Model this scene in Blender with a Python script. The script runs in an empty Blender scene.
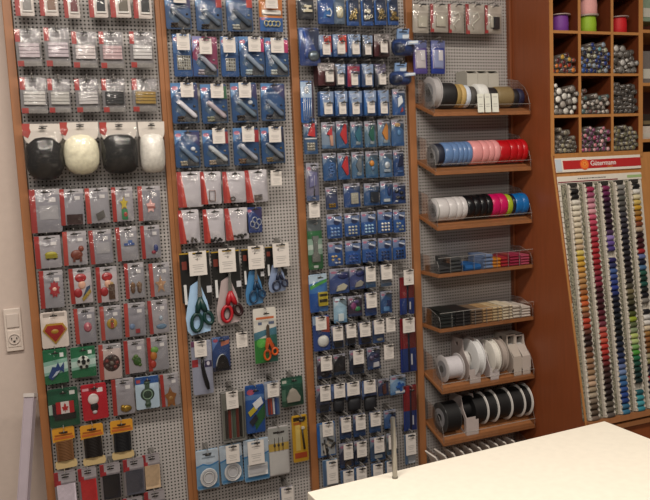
import bpy, math, random
from mathutils import Matrix, Vector
random.seed(7)
C = bpy.context.scene.collection
PACKS = [
 ('boxed', {'c': '8a8684'}, 0.05, [0.0536, 2.065, 0.0447, 0.0642], 'pale box with red side and clear window', 'first in first row of left pegboard'),
 ('boxed', {'c': '8a6a58'}, 0.05, [0.1118, 2.0671, 0.0439, 0.0649], 'white box with brown content and red side', 'second in first row of left pegboard'),
 ('boxed', {'c': '6a1c22'}, 0.05, [0.1674, 2.0664, 0.0386, 0.0707], 'box with dark red content and red side', 'third in first row of left pegboard'),
 ('boxed', {'c': '1c1c24'}, 0.05, [0.2332, 2.0694, 0.0472, 0.0703], 'red sided box showing black content', 'fourth in first row of left pegboard'),
 ('boxed', {'c': '6c6458'}, 0.05, [0.2897, 2.0714, 0.0521, 0.071], 'red sided box showing grey brown content', 'fifth in first row of left pegboard'),
 ('boxed', {'c': '141418'}, 0.05, [0.3466, 2.0721, 0.0479, 0.0744], 'red sided box with near black content', 'sixth in first row of left pegboard'),
 ('elastic', {'c': 'd8c8d0'}, 0.05, [0.0545, 1.9544, 0.0588, 0.0923], 'bag of lilac white elastic', 'first in second row of left pegboard'),
 ('elastic', {'c': 'd2c4cc'}, 0.05, [0.1236, 1.9571, 0.0604, 0.0967], 'bag of pale lilac elastic', 'second in second row of left pegboard'),
 ('elastic', {'c': 'e8dcdc'}, 0.05, [0.1897, 1.9514, 0.0601, 0.0915], 'shiny bag of white elastic', 'third in second row of left pegboard'),
 ('elastic', {'c': 'd8b8bc'}, 0.05, [0.258, 1.9517, 0.0597, 0.0939], 'bag of pale pink elastic', 'fourth in second row of left pegboard'),
 ('elastic', {'c': 'e0dcdc'}, 0.05, [0.3354, 1.9534, 0.0601, 0.0939], 'bag of bright white elastic', 'fifth in second row of left pegboard'),
 ('elastic', {'c': 'dcd8d4'}, 0.05, [0.056, 1.8352, 0.0635, 0.0902], 'bag of white elastic, red edge', 'first in third row of left pegboard'),
 ('elastic', {'c': 'ccc8c4'}, 0.05, [0.118, 1.8341, 0.0545, 0.0861], 'bag of off white elastic, red edge', 'second in third row of left pegboard'),
 ('elastic', {'c': 'd4d0d0'}, 0.05, [0.188, 1.8342, 0.0585, 0.0859], 'crinkled bag of white elastic', 'third in third row of left pegboard'),
 ('elastic', {'c': '18181c'}, 0.05, [0.2551, 1.8336, 0.0587, 0.087], 'bag of black elastic, red edge', 'fourth in third row of left pegboard'),
 ('elastic', {'c': 'c09a3c'}, 0.05, [0.3346, 1.8337, 0.0651, 0.0869], 'bag of mustard yellow elastic', 'fifth in third row of left pegboard'),
 ('pads', {'c': '1e1418', 'f': 1}, 0.05, [0.0697, 1.6899, 0.0965, 0.1452], 'bag with round black shoulder pads', 'first in fourth row of left pegboard'),
 ('pads', {'c': 'ece6cc', 'f': 0}, 0.05, [0.1616, 1.6965, 0.0947, 0.1362], 'bag with round cream shoulder pads', 'second in fourth row of left pegboard'),
 ('pads', {'c': '161618', 'f': 1, 'sq': 1}, 0.05, [0.2592, 1.6943, 0.0944, 0.1363], 'bag with squarer black shoulder pads', 'third in fourth row of left pegboard'),
 ('pads', {'c': 'e0dcd4', 'f': 0, 'nored': 1, 'sq': 1}, 0.05, [0.3442, 1.6935, 0.0702, 0.1377], 'bag with white shoulder pads', 'fourth in fourth row of left pegboard'),
 ('appl', {'m': 'none', 'wide': 1}, 0.04, [0.0608, 1.5391, 0.0761, 0.1134], 'wide bag of clear crinkled film', 'first in fifth row of left pegboard'),
 ('appl', {'m': 'brown_square'}, 0.04, [0.1264, 1.5448, 0.0598, 0.0954], 'red striped bag with dark brown square', 'second in fifth row of left pegboard'),
 ('appl', {'m': 'grey_square'}, 0.04, [0.1922, 1.5451, 0.0597, 0.0942], 'red striped bag with small grey patch', 'third in fifth row of left pegboard'),
 ('appl', {'m': 'flower'}, 0.04, [0.2575, 1.5447, 0.0558, 0.0929], 'red striped bag with yellow green motif', 'fourth in fifth row of left pegboard'),
 ('appl', {'m': 'pale'}, 0.04, [0.3279, 1.5425, 0.0604, 0.0949], 'red striped bag with pale pink motif', 'fifth in fifth row of left pegboard'),
 ('appl', {'m': 'car'}, 0.04, [0.0581, 1.4309, 0.0643, 0.0852], 'red striped bag with yellow car patch', 'first in sixth row of left pegboard'),
 ('appl', {'m': 'dog'}, 0.04, [0.1252, 1.4353, 0.0601, 0.0901], 'red striped bag with brown animal patch', 'second in sixth row of left pegboard'),
 ('appl', {'m': 'none'}, 0.04, [0.1925, 1.4337, 0.0579, 0.0912], 'red striped bag with no motif', 'third in sixth row of left pegboard'),
 ('appl', {'m': 'blue_word'}, 0.04, [0.2617, 1.4362, 0.0555, 0.0924], 'red striped bag with small blue patch', 'fourth in sixth row of left pegboard'),
 ('appl', {'m': 'bird'}, 0.04, [0.3252, 1.4365, 0.0513, 0.091], 'red striped bag with blue and red patch', 'fifth in sixth row of left pegboard'),
 ('appl', {'m': 'rosette'}, 0.04, [0.058, 1.3317, 0.059, 0.1001], 'red striped bag with red rosette patch', 'first in seventh row of left pegboard'),
 ('appl', {'m': 'redblob'}, 0.04, [0.1332, 1.3336, 0.0562, 0.0951], 'bag with large red patch and rainbow curve', 'second in seventh row of left pegboard'),
 ('appl', {'m': 'redblob2'}, 0.04, [0.1998, 1.3301, 0.0546, 0.0963], 'bag with large red patch and brown block', 'third in seventh row of left pegboard'),
 ('appl', {'m': 'pair'}, 0.04, [0.2738, 1.3334, 0.0522, 0.0976], 'red striped bag with two brown patches', 'fourth in seventh row of left pegboard'),
 ('appl', {'m': 'star'}, 0.04, [0.3427, 1.3295, 0.0559, 0.093], 'red striped bag with beige star patch', 'fifth in seventh row of left pegboard'),
 ('motif', {'c': 'd8ccc4', 'm': 'shield'}, 0.04, [0.057, 1.2225, 0.0673, 0.0964], 'white card with red and yellow shield patch', 'first in eighth row of left pegboard'),
 ('appl', {'m': 'pinkdot'}, 0.04, [0.1354, 1.2243, 0.0536, 0.0962], 'red striped bag with small pink patch', 'second in eighth row of left pegboard'),
 ('appl', {'m': 'ladybird'}, 0.04, [0.202, 1.224, 0.0549, 0.0933], 'red striped bag with yellow and red round patch', 'third in eighth row of left pegboard'),
 ('appl', {'m': 'boat'}, 0.04, [0.2663, 1.225, 0.0562, 0.0935], 'red striped bag with blue and red patch', 'fourth in eighth row of left pegboard'),
 ('appl', {'m': 'bluefish'}, 0.04, [0.3317, 1.2257, 0.0536, 0.0946], 'red striped bag with pale blue patch', 'fifth in eighth row of left pegboard'),
 ('motif', {'c': '1c7048', 'm': 'shark', 'bands': 1}, 0.04, [0.0526, 1.1232, 0.0603, 0.0941], 'green card with blue fish patch', 'first in ninth row of left pegboard'),
 ('motif', {'c': '1c7048', 'm': 'ball', 'bands': 1}, 0.04, [0.1226, 1.1252, 0.0633, 0.0832], 'green card with football patch', 'second in ninth row of left pegboard'),
 ('appl', {'m': 'darkround'}, 0.04, [0.1919, 1.1166, 0.0589, 0.0982], 'bag with large dark round patch', 'third in ninth row of left pegboard'),
 ('appl', {'m': 'frog'}, 0.04, [0.2587, 1.1212, 0.0564, 0.0935], 'red striped bag with small green patch', 'fourth in ninth row of left pegboard'),
 ('appl', {'m': 'orange'}, 0.04, [0.3231, 1.1217, 0.0561, 0.0962], 'red striped bag with green and orange patch', 'fifth in ninth row of left pegboard'),
 ('motif', {'c': '145038', 'm': 'flag'}, 0.04, [0.0634, 1.0079, 0.0765, 0.1062], 'dark green card with maple leaf flag patch', 'first in tenth row of left pegboard'),
 ('motif', {'c': 'c81c30', 'm': 'whiteoval'}, 0.04, [0.1442, 1.011, 0.0662, 0.0997], 'bright red card with white oval patch', 'second in tenth row of left pegboard'),
 ('appl', {'m': 'goldlow'}, 0.04, [0.2191, 1.0134, 0.059, 0.1019], 'red striped bag with gold patch at bottom', 'third in tenth row of left pegboard'),
 ('motif', {'c': 'b4c8d8', 'm': 'watch', 'top': '2a5aa0'}, 0.04, [0.285, 1.0142, 0.0643, 0.0924], 'pale blue card with grey green watch shaped patch', 'fourth in tenth row of left pegboard'),
 ('appl', {'m': 'goldstar'}, 0.04, [0.3493, 1.0126, 0.0515, 0.0935], 'red striped bag with orange flower patch', 'fifth in tenth row of left pegboard'),
 ('wound', {'c': '7a5230'}, 0.04, [0.0572, 0.8965, 0.0567, 0.1144], 'yellow topped card wound with brown cord', 'first in eleventh row of left pegboard'),
 ('wound', {'c': '1c1410'}, 0.04, [0.1303, 0.8919, 0.0604, 0.1143], 'yellow topped card wound with black cord', 'second in eleventh row of left pegboard'),
 ('wound', {'c': '141418'}, 0.04, [0.2069, 0.8925, 0.0606, 0.1118], 'yellow topped card wound with blue black cord', 'third in eleventh row of left pegboard'),
 ('patch', {'c': 'd8ccd8'}, 0.04, [0.0504, 0.7745, 0.0555, 0.114], 'pack of white mending fabric', 'first in twelfth row of left pegboard'),
 ('patch', {'c': 'd02c30'}, 0.04, [0.1086, 0.7777, 0.0478, 0.1046], 'pack of red mending fabric', 'second in twelfth row of left pegboard'),
 ('patch', {'c': '18141c'}, 0.04, [0.1684, 0.7798, 0.0541, 0.1008], 'pack of black mending fabric', 'third in twelfth row of left pegboard'),
 ('patch', {'c': '50505c'}, 0.04, [0.2317, 0.7805, 0.0562, 0.1036], 'pack of dark grey mending fabric', 'fourth in twelfth row of left pegboard'),
 ('patch', {'c': 'c8ac8c'}, 0.034, [0.2819, 0.7831, 0.0487, 0.1005], 'pack of beige mending fabric', 'fifth in twelfth row of left pegboard'),
 ('patch', {'c': 'a09ca0'}, 0.04, [0.2207, 0.6694, 0.054, 0.1019], 'pack of light grey mending fabric', 'first in thirteenth row of left pegboard'),
 ('patch', {'c': 'c8c4c8'}, 0.04, [0.2827, 0.6744, 0.0575, 0.1055], 'pack of silver grey mending fabric', 'second in thirteenth row of left pegboard'),
 ('snap', {'tube': '5c6c84', 'bits': '4a3c34'}, 0.045, [0.4422, 2.0585, 0.0693, 0.096], 'blue card with tube and dark bits', 'first in first row of second pegboard'),
 ('snap', {'tube': '58708c', 'bits': '46403c', 'corner': 'b02c24'}, 0.045, [0.5274, 2.0589, 0.0735, 0.1021], 'blue card with tube and red corner', 'second in first row of second pegboard'),
 ('snap', {'tube': '405878', 'bits': 'c0c0b8', 'corner': 'c03828'}, 0.045, [0.6147, 2.061, 0.0751, 0.105], 'blue card with silver bits and red corner', 'third in first row of second pegboard'),
 ('buttons', {}, 0.045, [0.7058, 2.0635, 0.0688, 0.1073], 'orange and blue card with silver rings', 'fourth in first row of second pegboard'),
 ('beads', {}, 0.045, [0.446, 1.9405, 0.0506, 0.1136], 'narrow blue card with many silver studs', 'first in second row of second pegboard'),
 ('snap', {'c': '8a2c58', 'tube': '8c94ac', 'bits': 'b0a8b0'}, 0.045, [0.5076, 1.9378, 0.0694, 0.1083], 'magenta and blue card with clear tube', 'second in second row of second pegboard'),
 ('beads', {'few': 1}, 0.045, [0.5782, 1.9386, 0.0509, 0.1096], 'narrow blue card with small silver studs', 'third in second row of second pegboard'),
 ('snap', {'tube': '7c94b4', 'bits': 'b8c4c8', 'corner': 'c83070'}, 0.045, [0.6442, 1.9393, 0.0728, 0.1109], 'blue card with pink tab and tube', 'fourth in second row of second pegboard'),
 ('snap', {'tube': '8098b0', 'bits': 'c8ccc8', 'corner': 'c83070'}, 0.045, [0.7174, 1.9383, 0.0695, 0.1088], 'blue card with pink tab and pale tube', 'fifth in second row of second pegboard'),
 ('snap', {'tube': 'c8c4d4', 'bits': '50443c', 'logo2': 1}, 0.045, [0.4443, 1.8118, 0.0737, 0.1097], 'blue card with white tube', 'first in third row of second pegboard'),
 ('snap', {'tube': 'b09ca8', 'bits': 'a0a088', 'corner': '3c7050', 'logo2': 1}, 0.045, [0.5273, 1.8091, 0.0738, 0.108], 'blue card with pinkish tube', 'second in third row of second pegboard'),
 ('snap', {'tube': '6080a0', 'bits': '38302c', 'dot': 1}, 0.045, [0.6142, 1.8115, 0.0761, 0.1096], 'blue card with tube and white dot', 'third in third row of second pegboard'),
 ('snap', {'tube': '5c7ca8', 'bits': '303850'}, 0.045, [0.6978, 1.8116, 0.0717, 0.1063], 'dark blue card with tube and no price tag', 'fourth in third row of second pegboard'),
 ('snap', {'tube': '5c80ac', 'bits': 'b0a898', 'dot': 1}, 0.045, [0.4421, 1.6864, 0.0688, 0.1022], 'bright blue card with white dot', 'first in fourth row of second pegboard'),
 ('snap', {'tube': 'a8b0b8', 'bits': 'b0a090', 'corner': '9c3038', 'logo2': 1}, 0.045, [0.5237, 1.6861, 0.0728, 0.1017], 'blue card with red logo on tube', 'second in fourth row of second pegboard'),
 ('snap', {'tube': '9098b0', 'bits': '7c5c40', 'corner': 'a82c34', 'logo2': 1}, 0.045, [0.6111, 1.6877, 0.0751, 0.1053], 'blue card with bronze bits', 'third in fourth row of second pegboard'),
 ('snap', {'tube': '707c90', 'bits': '8c7448', 'c2': '303048'}, 0.045, [0.692, 1.6883, 0.0698, 0.1032], 'dark blue card with brass bits', 'fourth in fourth row of second pegboard'),
 ('hookbag', {'m': 'shine'}, 0.045, [0.4423, 1.5746, 0.0705, 0.0986], 'red striped bag with very shiny film', 'first in fifth row of second pegboard'),
 ('hookbag', {'m': 'frame'}, 0.045, [0.5008, 1.5757, 0.0588, 0.0914], 'red striped bag with wire frame', 'second in fifth row of second pegboard'),
 ('hookbag', {'m': 'ring'}, 0.045, [0.5688, 1.5742, 0.0659, 0.0883], 'red striped bag with small ring', 'third in fifth row of second pegboard'),
 ('hookbag', {'m': 'bars'}, 0.045, [0.6359, 1.5739, 0.0653, 0.0928], 'red striped bag with stacked bars', 'fourth in fifth row of second pegboard'),
 ('hookbag', {'m': 'specks'}, 0.045, [0.4335, 1.4709, 0.0578, 0.094], 'thin red striped bag with dark specks', 'first in sixth row of second pegboard'),
 ('hookbag', {'m': 'blackbits'}, 0.045, [0.5028, 1.468, 0.0599, 0.0951], 'red striped bag with black bits', 'second in sixth row of second pegboard'),
 ('hookbag', {'m': 'blackbits2'}, 0.045, [0.5705, 1.4692, 0.0678, 0.0913], 'shiny red striped bag with dark bits', 'third in sixth row of second pegboard'),
 ('ringcard', {}, 0.045, [0.6222, 1.4765, 0.0457, 0.0736], 'small blue card with silver rings', 'fourth in sixth row of second pegboard'),
 ('scissors', {'c': '103c38', 'c2': '0c2c2c', 'bg': '9cbcdc', 's': 1.0}, 0.045, [0.4446, 1.2799, 0.0856, 0.2356], 'black card with big dark green scissors', 'first in seventh row of second pegboard'),
 ('scissors', {'c': 'b81c28', 'c2': '301014', 'bg': 'a89898', 's': 0.9}, 0.045, [0.5324, 1.2872, 0.0828, 0.2145], 'black card with red handled scissors', 'second in seventh row of second pegboard'),
 ('scissors', {'c': '1c3c5c', 'c2': '18242c', 'bg': '4884b8', 's': 0.72}, 0.045, [0.6119, 1.311, 0.0645, 0.1658], 'black card with small blue black scissors', 'third in seventh row of second pegboard'),
 ('scissors', {'c': '242c44', 'c2': '181c28', 'bg': '8494b4', 's': 0.6}, 0.045, [0.6829, 1.3266, 0.0645, 0.1362], 'black card with smallest dark scissors', 'fourth in seventh row of second pegboard'),
 ('cutter', {}, 0.045, [0.4434, 1.0643, 0.0578, 0.1568], 'card with black curved handle cutter', 'first in eighth row of second pegboard'),
 ('semi', {}, 0.045, [0.5008, 1.0968, 0.0517, 0.0999], 'blue card with black half round tool', 'second in eighth row of second pegboard'),
 ('kids', {}, 0.045, [0.6366, 1.1341, 0.0697, 0.1637], 'green and white card with orange scissors', 'fourth in eighth row of second pegboard'),
 ('pencils', {}, 0.045, [0.5226, 0.9088, 0.0688, 0.1481], 'clear box of red, green and black pencils', 'first in ninth row of second pegboard'),
 ('tracing', {}, 0.045, [0.5916, 0.9168, 0.058, 0.1447], 'blue card with white and yellow wheel shapes', 'second in ninth row of second pegboard'),
 ('smallpens', {}, 0.045, [0.6468, 0.94, 0.0422, 0.1047], 'small card with red and blue sticks', 'third in ninth row of second pegboard'),
 ('chalk', {}, 0.045, [0.7118, 0.9514, 0.068, 0.0888], 'dark green card with grey tailor chalk', 'fourth in ninth row of second pegboard'),
 ('zipring', {'h': 1}, 0.045, [0.4388, 0.7613, 0.0658, 0.1184], 'pale blue box with white ring', 'first in tenth row of second pegboard'),
 ('zipring', {'h': 0}, 0.045, [0.5123, 0.7639, 0.0667, 0.1165], 'pale blue box with grey white ring', 'second in tenth row of second pegboard'),
 ('zipring', {'flat': 1}, 0.045, [0.5874, 0.7613, 0.0776, 0.1281], 'pale blue box with white rectangle', 'third in tenth row of second pegboard'),
 ('needles', {}, 0.045, [0.6576, 0.7762, 0.064, 0.1507], 'clear pack with yellow band and white base', 'fourth in tenth row of second pegboard'),
 ('yellowcard', {}, 0.045, [0.7285, 0.8013, 0.0489, 0.1461], 'narrow yellow card with dark pen', 'fifth in tenth row of second pegboard'),
 ('tiny', {'c': 'a8a4b4'}, 0.045, [0.6746, 0.6245, 0.0415, 0.0675], 'small grey pack', 'first in eleventh row of second pegboard'),
 ('dark', {'bits': 'c8c0a8'}, 0.055, [0.8098, 2.0782, 0.0487, 0.0654], 'black card with silver piece', 'first in first row of third pegboard'),
 ('wide', {'c': '1c4c94', 'm': 'hookeye'}, 0.055, [0.8712, 2.0734, 0.0497, 0.0795], 'bright blue card with white hook', 'second in first row of third pegboard'),
 ('wide', {'c': '5c7088', 'm': 'cream'}, 0.055, [0.9136, 2.0748, 0.0354, 0.0801], 'grey blue card with cream piece', 'third in first row of third pegboard'),
 ('gold', {'bits': 'c8b078'}, 0.055, [0.9563, 2.0736, 0.0394, 0.0856], 'navy card with gold eyelets', 'fourth in first row of third pegboard'),
 ('gold', {'bits': 'dcd8c8'}, 0.055, [1.0037, 2.0752, 0.0386, 0.0863], 'navy card with silver eyelets', 'fifth in first row of third pegboard'),
 ('gold', {'bits': 'a89468'}, 0.055, [1.0474, 2.0775, 0.0391, 0.085], 'navy card with dull brass eyelets', 'sixth in first row of third pegboard'),
 ('gold', {'bits': 'a88c54'}, 0.055, [1.0897, 2.0757, 0.0361, 0.0793], 'blue card with bronze eyelets', 'seventh in first row of third pegboard'),
 ('bigblue', {}, 0.06, [0.8141, 1.9667, 0.0628, 0.1069], 'large blue card with grey round tin', 'first in second row of third pegboard'),
 ('tape', {'c': 'c83c30'}, 0.06, [0.8623, 1.9703, 0.041, 0.0616], 'blue card with orange red side', 'second in second row of third pegboard'),
 ('tape', {'c': 'd04030'}, 0.06, [0.9095, 1.972, 0.0437, 0.0639], 'blue card with broad orange red side', 'third in second row of third pegboard'),
 ('tape', {'c': '5878a8'}, 0.06, [0.9555, 1.9728, 0.0416, 0.0644], 'all blue card', 'fourth in second row of third pegboard'),
 ('tape', {'c': '585860'}, 0.06, [0.9979, 1.9718, 0.0337, 0.0617], 'narrow grey card', 'fifth in second row of third pegboard'),
 ('stackbox', {'c': '3c1c20'}, 0.06, [1.0455, 1.9742, 0.0514, 0.0653], 'dark maroon box', 'sixth in second row of third pegboard'),
 ('puffy', {}, 0.06, [1.1155, 1.9834, 0.0766, 0.082], 'big puffy blue bag with white label', 'seventh in second row of third pegboard'),
 ('stackbox', {'c': '44141c'}, 0.06, [0.8621, 1.8887, 0.054, 0.0651], 'dark maroon wide box', 'first in third row of third pegboard'),
 ('tape', {'c': '706c70'}, 0.06, [0.9075, 1.8866, 0.0315, 0.0638], 'narrow grey pack', 'second in third row of third pegboard'),
 ('tape', {'c': 'a02c4c'}, 0.06, [0.9487, 1.8857, 0.0403, 0.0661], 'magenta pack', 'third in third row of third pegboard'),
 ('tape', {'c': '48587c'}, 0.06, [0.9948, 1.8858, 0.0381, 0.0666], 'slate blue pack', 'fourth in third row of third pegboard'),
 ('tape', {'c': '343848'}, 0.06, [1.038, 1.8858, 0.0372, 0.0671], 'black and blue pack', 'fifth in third row of third pegboard'),
 ('puffy', {}, 0.06, [1.1031, 1.8885, 0.0745, 0.069], 'puffy blue bag with white stripe', 'sixth in third row of third pegboard'),
 ('needleset', {}, 0.06, [0.7974, 1.8099, 0.0398, 0.1205], 'blue card with a row of white needles', 'first in fourth row of third pegboard'),
 ('tape', {'c': '3c6cb0'}, 0.06, [0.8586, 1.8034, 0.0426, 0.0718], 'blue card', 'second in fourth row of third pegboard'),
 ('tape', {'c': '3868a8'}, 0.06, [0.9054, 1.8038, 0.0398, 0.073], 'mid blue card', 'third in fourth row of third pegboard'),
 ('tape', {'c': '4068a0'}, 0.06, [0.9517, 1.8032, 0.0419, 0.0736], 'clear blue card', 'fourth in fourth row of third pegboard'),
 ('tape', {'c': '3c74b8'}, 0.06, [0.9996, 1.8043, 0.0397, 0.0748], 'light blue card', 'fifth in fourth row of third pegboard'),
 ('tape', {'c': '3464a8'}, 0.06, [1.0445, 1.8038, 0.0359, 0.0753], 'vivid blue card', 'sixth in fourth row of third pegboard'),
 ('hang', {'c': '2c64b4', 'm': 'white'}, 0.06, [1.0958, 1.8055, 0.0417, 0.0779], 'blue card with white and red piece', 'seventh in fourth row of third pegboard'),
 ('hang', {'c': '3c6494', 'm': 'redtri', 'low': 'a0a498'}, 0.055, [0.805, 1.7081, 0.0421, 0.0989], 'tall card, red triangle over silver pieces', 'first in fifth row of third pegboard'),
 ('hang', {'c': '88a0bc', 'm': 'redbeige'}, 0.055, [0.8613, 1.7117, 0.0422, 0.077], 'pale card with red and beige feet', 'second in fifth row of third pegboard'),
 ('hang', {'c': '3c70a8', 'm': 'redtri'}, 0.055, [0.9063, 1.7127, 0.038, 0.0795], 'blue card with red pointed piece', 'third in fifth row of third pegboard'),
 ('hang', {'c': '3c74a8', 'm': 'teal'}, 0.055, [0.953, 1.7111, 0.0386, 0.0769], 'blue card with teal piece', 'fourth in fifth row of third pegboard'),
 ('hang', {'c': '5c88a8', 'm': 'green'}, 0.055, [0.9994, 1.7118, 0.0371, 0.0775], 'blue card with dark green piece', 'fifth in fifth row of third pegboard'),
 ('hang', {'c': '6c94bc', 'm': 'orange'}, 0.055, [1.0451, 1.7146, 0.0398, 0.0794], 'pale blue card with orange piece', 'sixth in fifth row of third pegboard'),
 ('hang', {'c': '3c70b0', 'm': 'orangetop'}, 0.055, [1.0914, 1.7134, 0.0426, 0.08], 'blue card with beige top piece', 'seventh in fifth row of third pegboard'),
 ('hang', {'c': '8480a0', 'm': 'longgrey'}, 0.055, [0.8035, 1.5771, 0.039, 0.1108], 'long lilac grey card with black pin', 'first in sixth row of third pegboard'),
 ('hang', {'c': '2c64a8', 'm': 'bluedots'}, 0.055, [0.8617, 1.6189, 0.0424, 0.0815], 'blue card with small blue rings', 'second in sixth row of third pegboard'),
 ('hang', {'c': '2c68ac', 'm': 'redtri'}, 0.055, [0.9073, 1.6189, 0.0375, 0.0783], 'blue card with tomato red piece', 'third in sixth row of third pegboard'),
 ('hang', {'c': '4c7ca8', 'm': 'greytri'}, 0.055, [0.9525, 1.62, 0.0388, 0.0795], 'blue card with grey pointed piece', 'fourth in sixth row of third pegboard'),
 ('hang', {'c': '4478a0', 'm': 'orangedot'}, 0.055, [0.9995, 1.62, 0.0408, 0.0801], 'blue card with round orange piece', 'fifth in sixth row of third pegboard'),
 ('hang', {'c': '5c84b0', 'm': 'silver'}, 0.055, [1.0476, 1.6203, 0.0422, 0.0814], 'pale blue card with silver piece', 'sixth in sixth row of third pegboard'),
 ('hang', {'c': '1c4c94', 'm': 'navy'}, 0.055, [1.0915, 1.6209, 0.0354, 0.0813], 'deep blue card with navy piece', 'seventh in sixth row of third pegboard'),
 ('hang', {'c': '404c78', 'm': 'goldlow'}, 0.055, [0.8639, 1.5256, 0.0379, 0.0662], 'violet blue card with gold pieces', 'first in seventh row of third pegboard'),
 ('hang', {'c': '2c54a0', 'm': 'silverbox'}, 0.055, [0.9303, 1.5306, 0.0528, 0.0714], 'wide blue card with silver square', 'second in seventh row of third pegboard'),
 ('hang', {'c': '2c5c9c', 'm': 'darkbox'}, 0.055, [0.9945, 1.5297, 0.0503, 0.0669], 'wide blue card with black square', 'third in seventh row of third pegboard'),
 ('hang', {'c': '3064ac', 'm': 'whitelow'}, 0.055, [1.0451, 1.5319, 0.0401, 0.0708], 'blue card with white strip', 'fourth in seventh row of third pegboard'),
 ('hang', {'c': '1c3c84', 'm': 'blackbuttons'}, 0.06, [1.0864, 1.5283, 0.0436, 0.0645], 'deep blue card with black buttons', 'fifth in seventh row of third pegboard'),
 ('greenlong', {}, 0.05, [0.805, 1.3898, 0.0463, 0.1487], 'long green card with grey pressing foot', 'first in eighth row of third pegboard'),
 ('dots', {'d': '88acd8'}, 0.05, [0.8709, 1.4411, 0.0486, 0.0735], 'blue card of pale blue snap buttons', 'second in eighth row of third pegboard'),
 ('dots', {'d': 'c8c8b8'}, 0.05, [0.9289, 1.4416, 0.0496, 0.0702], 'blue card of silver grey snap buttons', 'third in eighth row of third pegboard'),
 ('dots', {'d': 'b8dcf0'}, 0.05, [0.984, 1.442, 0.0497, 0.0702], 'blue card of light blue snap buttons', 'fourth in eighth row of third pegboard'),
 ('dots', {'d': 'f0ece0'}, 0.05, [1.0397, 1.4442, 0.0491, 0.0722], 'blue card of shiny white snap buttons', 'fifth in eighth row of third pegboard'),
 ('dots', {'d': 'a4a89c', 'n': 2}, 0.05, [1.09, 1.4414, 0.041, 0.0714], 'blue card of few silver snap buttons', 'sixth in eighth row of third pegboard'),
 ('dots', {'d': 'd8b878', 'n': 2}, 0.05, [0.8693, 1.3566, 0.0467, 0.0721], 'blue card of gold and silver snap buttons', 'first in ninth row of third pegboard'),
 ('dots', {'d': '2c5cb4'}, 0.05, [0.9272, 1.3567, 0.0512, 0.0721], 'blue card of royal blue snap buttons', 'second in ninth row of third pegboard'),
 ('dots', {'d': '28509c'}, 0.05, [0.9822, 1.3578, 0.0463, 0.0721], 'blue card of dark blue snap buttons', 'third in ninth row of third pegboard'),
 ('dots', {'d': '142c5c'}, 0.05, [1.0357, 1.3563, 0.0456, 0.0707], 'blue card of navy snap buttons', 'fourth in ninth row of third pegboard'),
 ('dots', {'d': '101c40'}, 0.05, [1.0866, 1.3552, 0.0441, 0.0678], 'blue card of black blue snap buttons', 'fifth in ninth row of third pegboard'),
 ('battery', {}, 0.05, [0.8089, 1.243, 0.0577, 0.1148], 'tall blue card with yellow block', 'first in tenth row of third pegboard'),
 ('hang', {'c': '34509c', 'm': 'creampiece'}, 0.05, [0.8773, 1.2732, 0.0632, 0.076], 'wide violet blue card with cream piece', 'second in tenth row of third pegboard'),
 ('hang', {'c': '3c4c94', 'm': 'creampiece'}, 0.05, [0.9376, 1.2757, 0.0501, 0.0667], 'violet blue card with grey piece', 'third in tenth row of third pegboard'),
 ('hang', {'c': '5c84b4', 'm': 'none'}, 0.05, [0.9827, 1.2754, 0.0327, 0.0659], 'clear blue pack', 'fourth in tenth row of third pegboard'),
 ('hang', {'c': '7c8494', 'm': 'none'}, 0.05, [1.0361, 1.275, 0.0355, 0.0678], 'clear grey pack', 'fifth in tenth row of third pegboard'),
 ('zip', {}, 0.05, [1.1063, 1.2026, 0.0493, 0.1187], 'upper red and blue zipper pack', 'sixth in tenth row of third pegboard'),
 ('hang', {'c': '9cc8e4', 'm': 'palebox'}, 0.045, [0.8785, 1.1828, 0.0424, 0.0802], 'pale sky blue card', 'first in eleventh row of third pegboard'),
 ('hang', {'c': '3c2c4c', 'm': 'purplegreen'}, 0.045, [0.9286, 1.1891, 0.0467, 0.0639], 'purple card with green shape', 'second in eleventh row of third pegboard'),
 ('hang', {'c': '2c4890', 'm': 'none'}, 0.045, [0.9822, 1.1897, 0.038, 0.072], 'dark blue card', 'third in eleventh row of third pegboard'),
 ('hang', {'c': '2c5ca0', 'm': 'whitetop'}, 0.045, [1.0356, 1.1893, 0.0386, 0.0685], 'blue card with white corner', 'fourth in eleventh row of third pegboard'),
 ('roundwhite', {}, 0.045, [0.8143, 1.1176, 0.0541, 0.1084], 'card with big white disc', 'first in twelfth row of third pegboard'),
 ('hang', {'c': '2c447c', 'm': 'low'}, 0.045, [0.8653, 1.1002, 0.0388, 0.0705], 'dark blue card half covered', 'second in twelfth row of third pegboard'),
 ('hang', {'c': '44485c', 'm': 'low'}, 0.045, [0.9089, 1.1015, 0.0337, 0.0643], 'dark grey card half covered', 'third in twelfth row of third pegboard'),
 ('hang', {'c': '243c80', 'm': 'low'}, 0.045, [0.9576, 1.1005, 0.0415, 0.0682], 'navy blue card half covered', 'fourth in twelfth row of third pegboard'),
 ('hang', {'c': '3c5c94', 'm': 'beige'}, 0.045, [1.0046, 1.0988, 0.0392, 0.07], 'blue card with beige piece', 'fifth in twelfth row of third pegboard'),
 ('zip', {}, 0.045, [1.108, 1.0416, 0.0551, 0.1753], 'middle red and blue zipper pack', 'seventh in twelfth row of third pegboard'),
 ('hang', {'c': '34304c', 'm': 'darkpiece'}, 0.045, [0.8173, 1.0118, 0.0454, 0.0699], 'violet card with dark piece', 'first in thirteenth row of third pegboard'),
 ('hang', {'c': '24242c', 'm': 'none'}, 0.045, [0.8685, 1.0131, 0.0391, 0.0644], 'black card', 'second in thirteenth row of third pegboard'),
 ('hang', {'c': '2c3c58', 'm': 'low'}, 0.045, [0.9262, 1.0129, 0.0463, 0.0766], 'dark card with black pouch', 'third in thirteenth row of third pegboard'),
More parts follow.
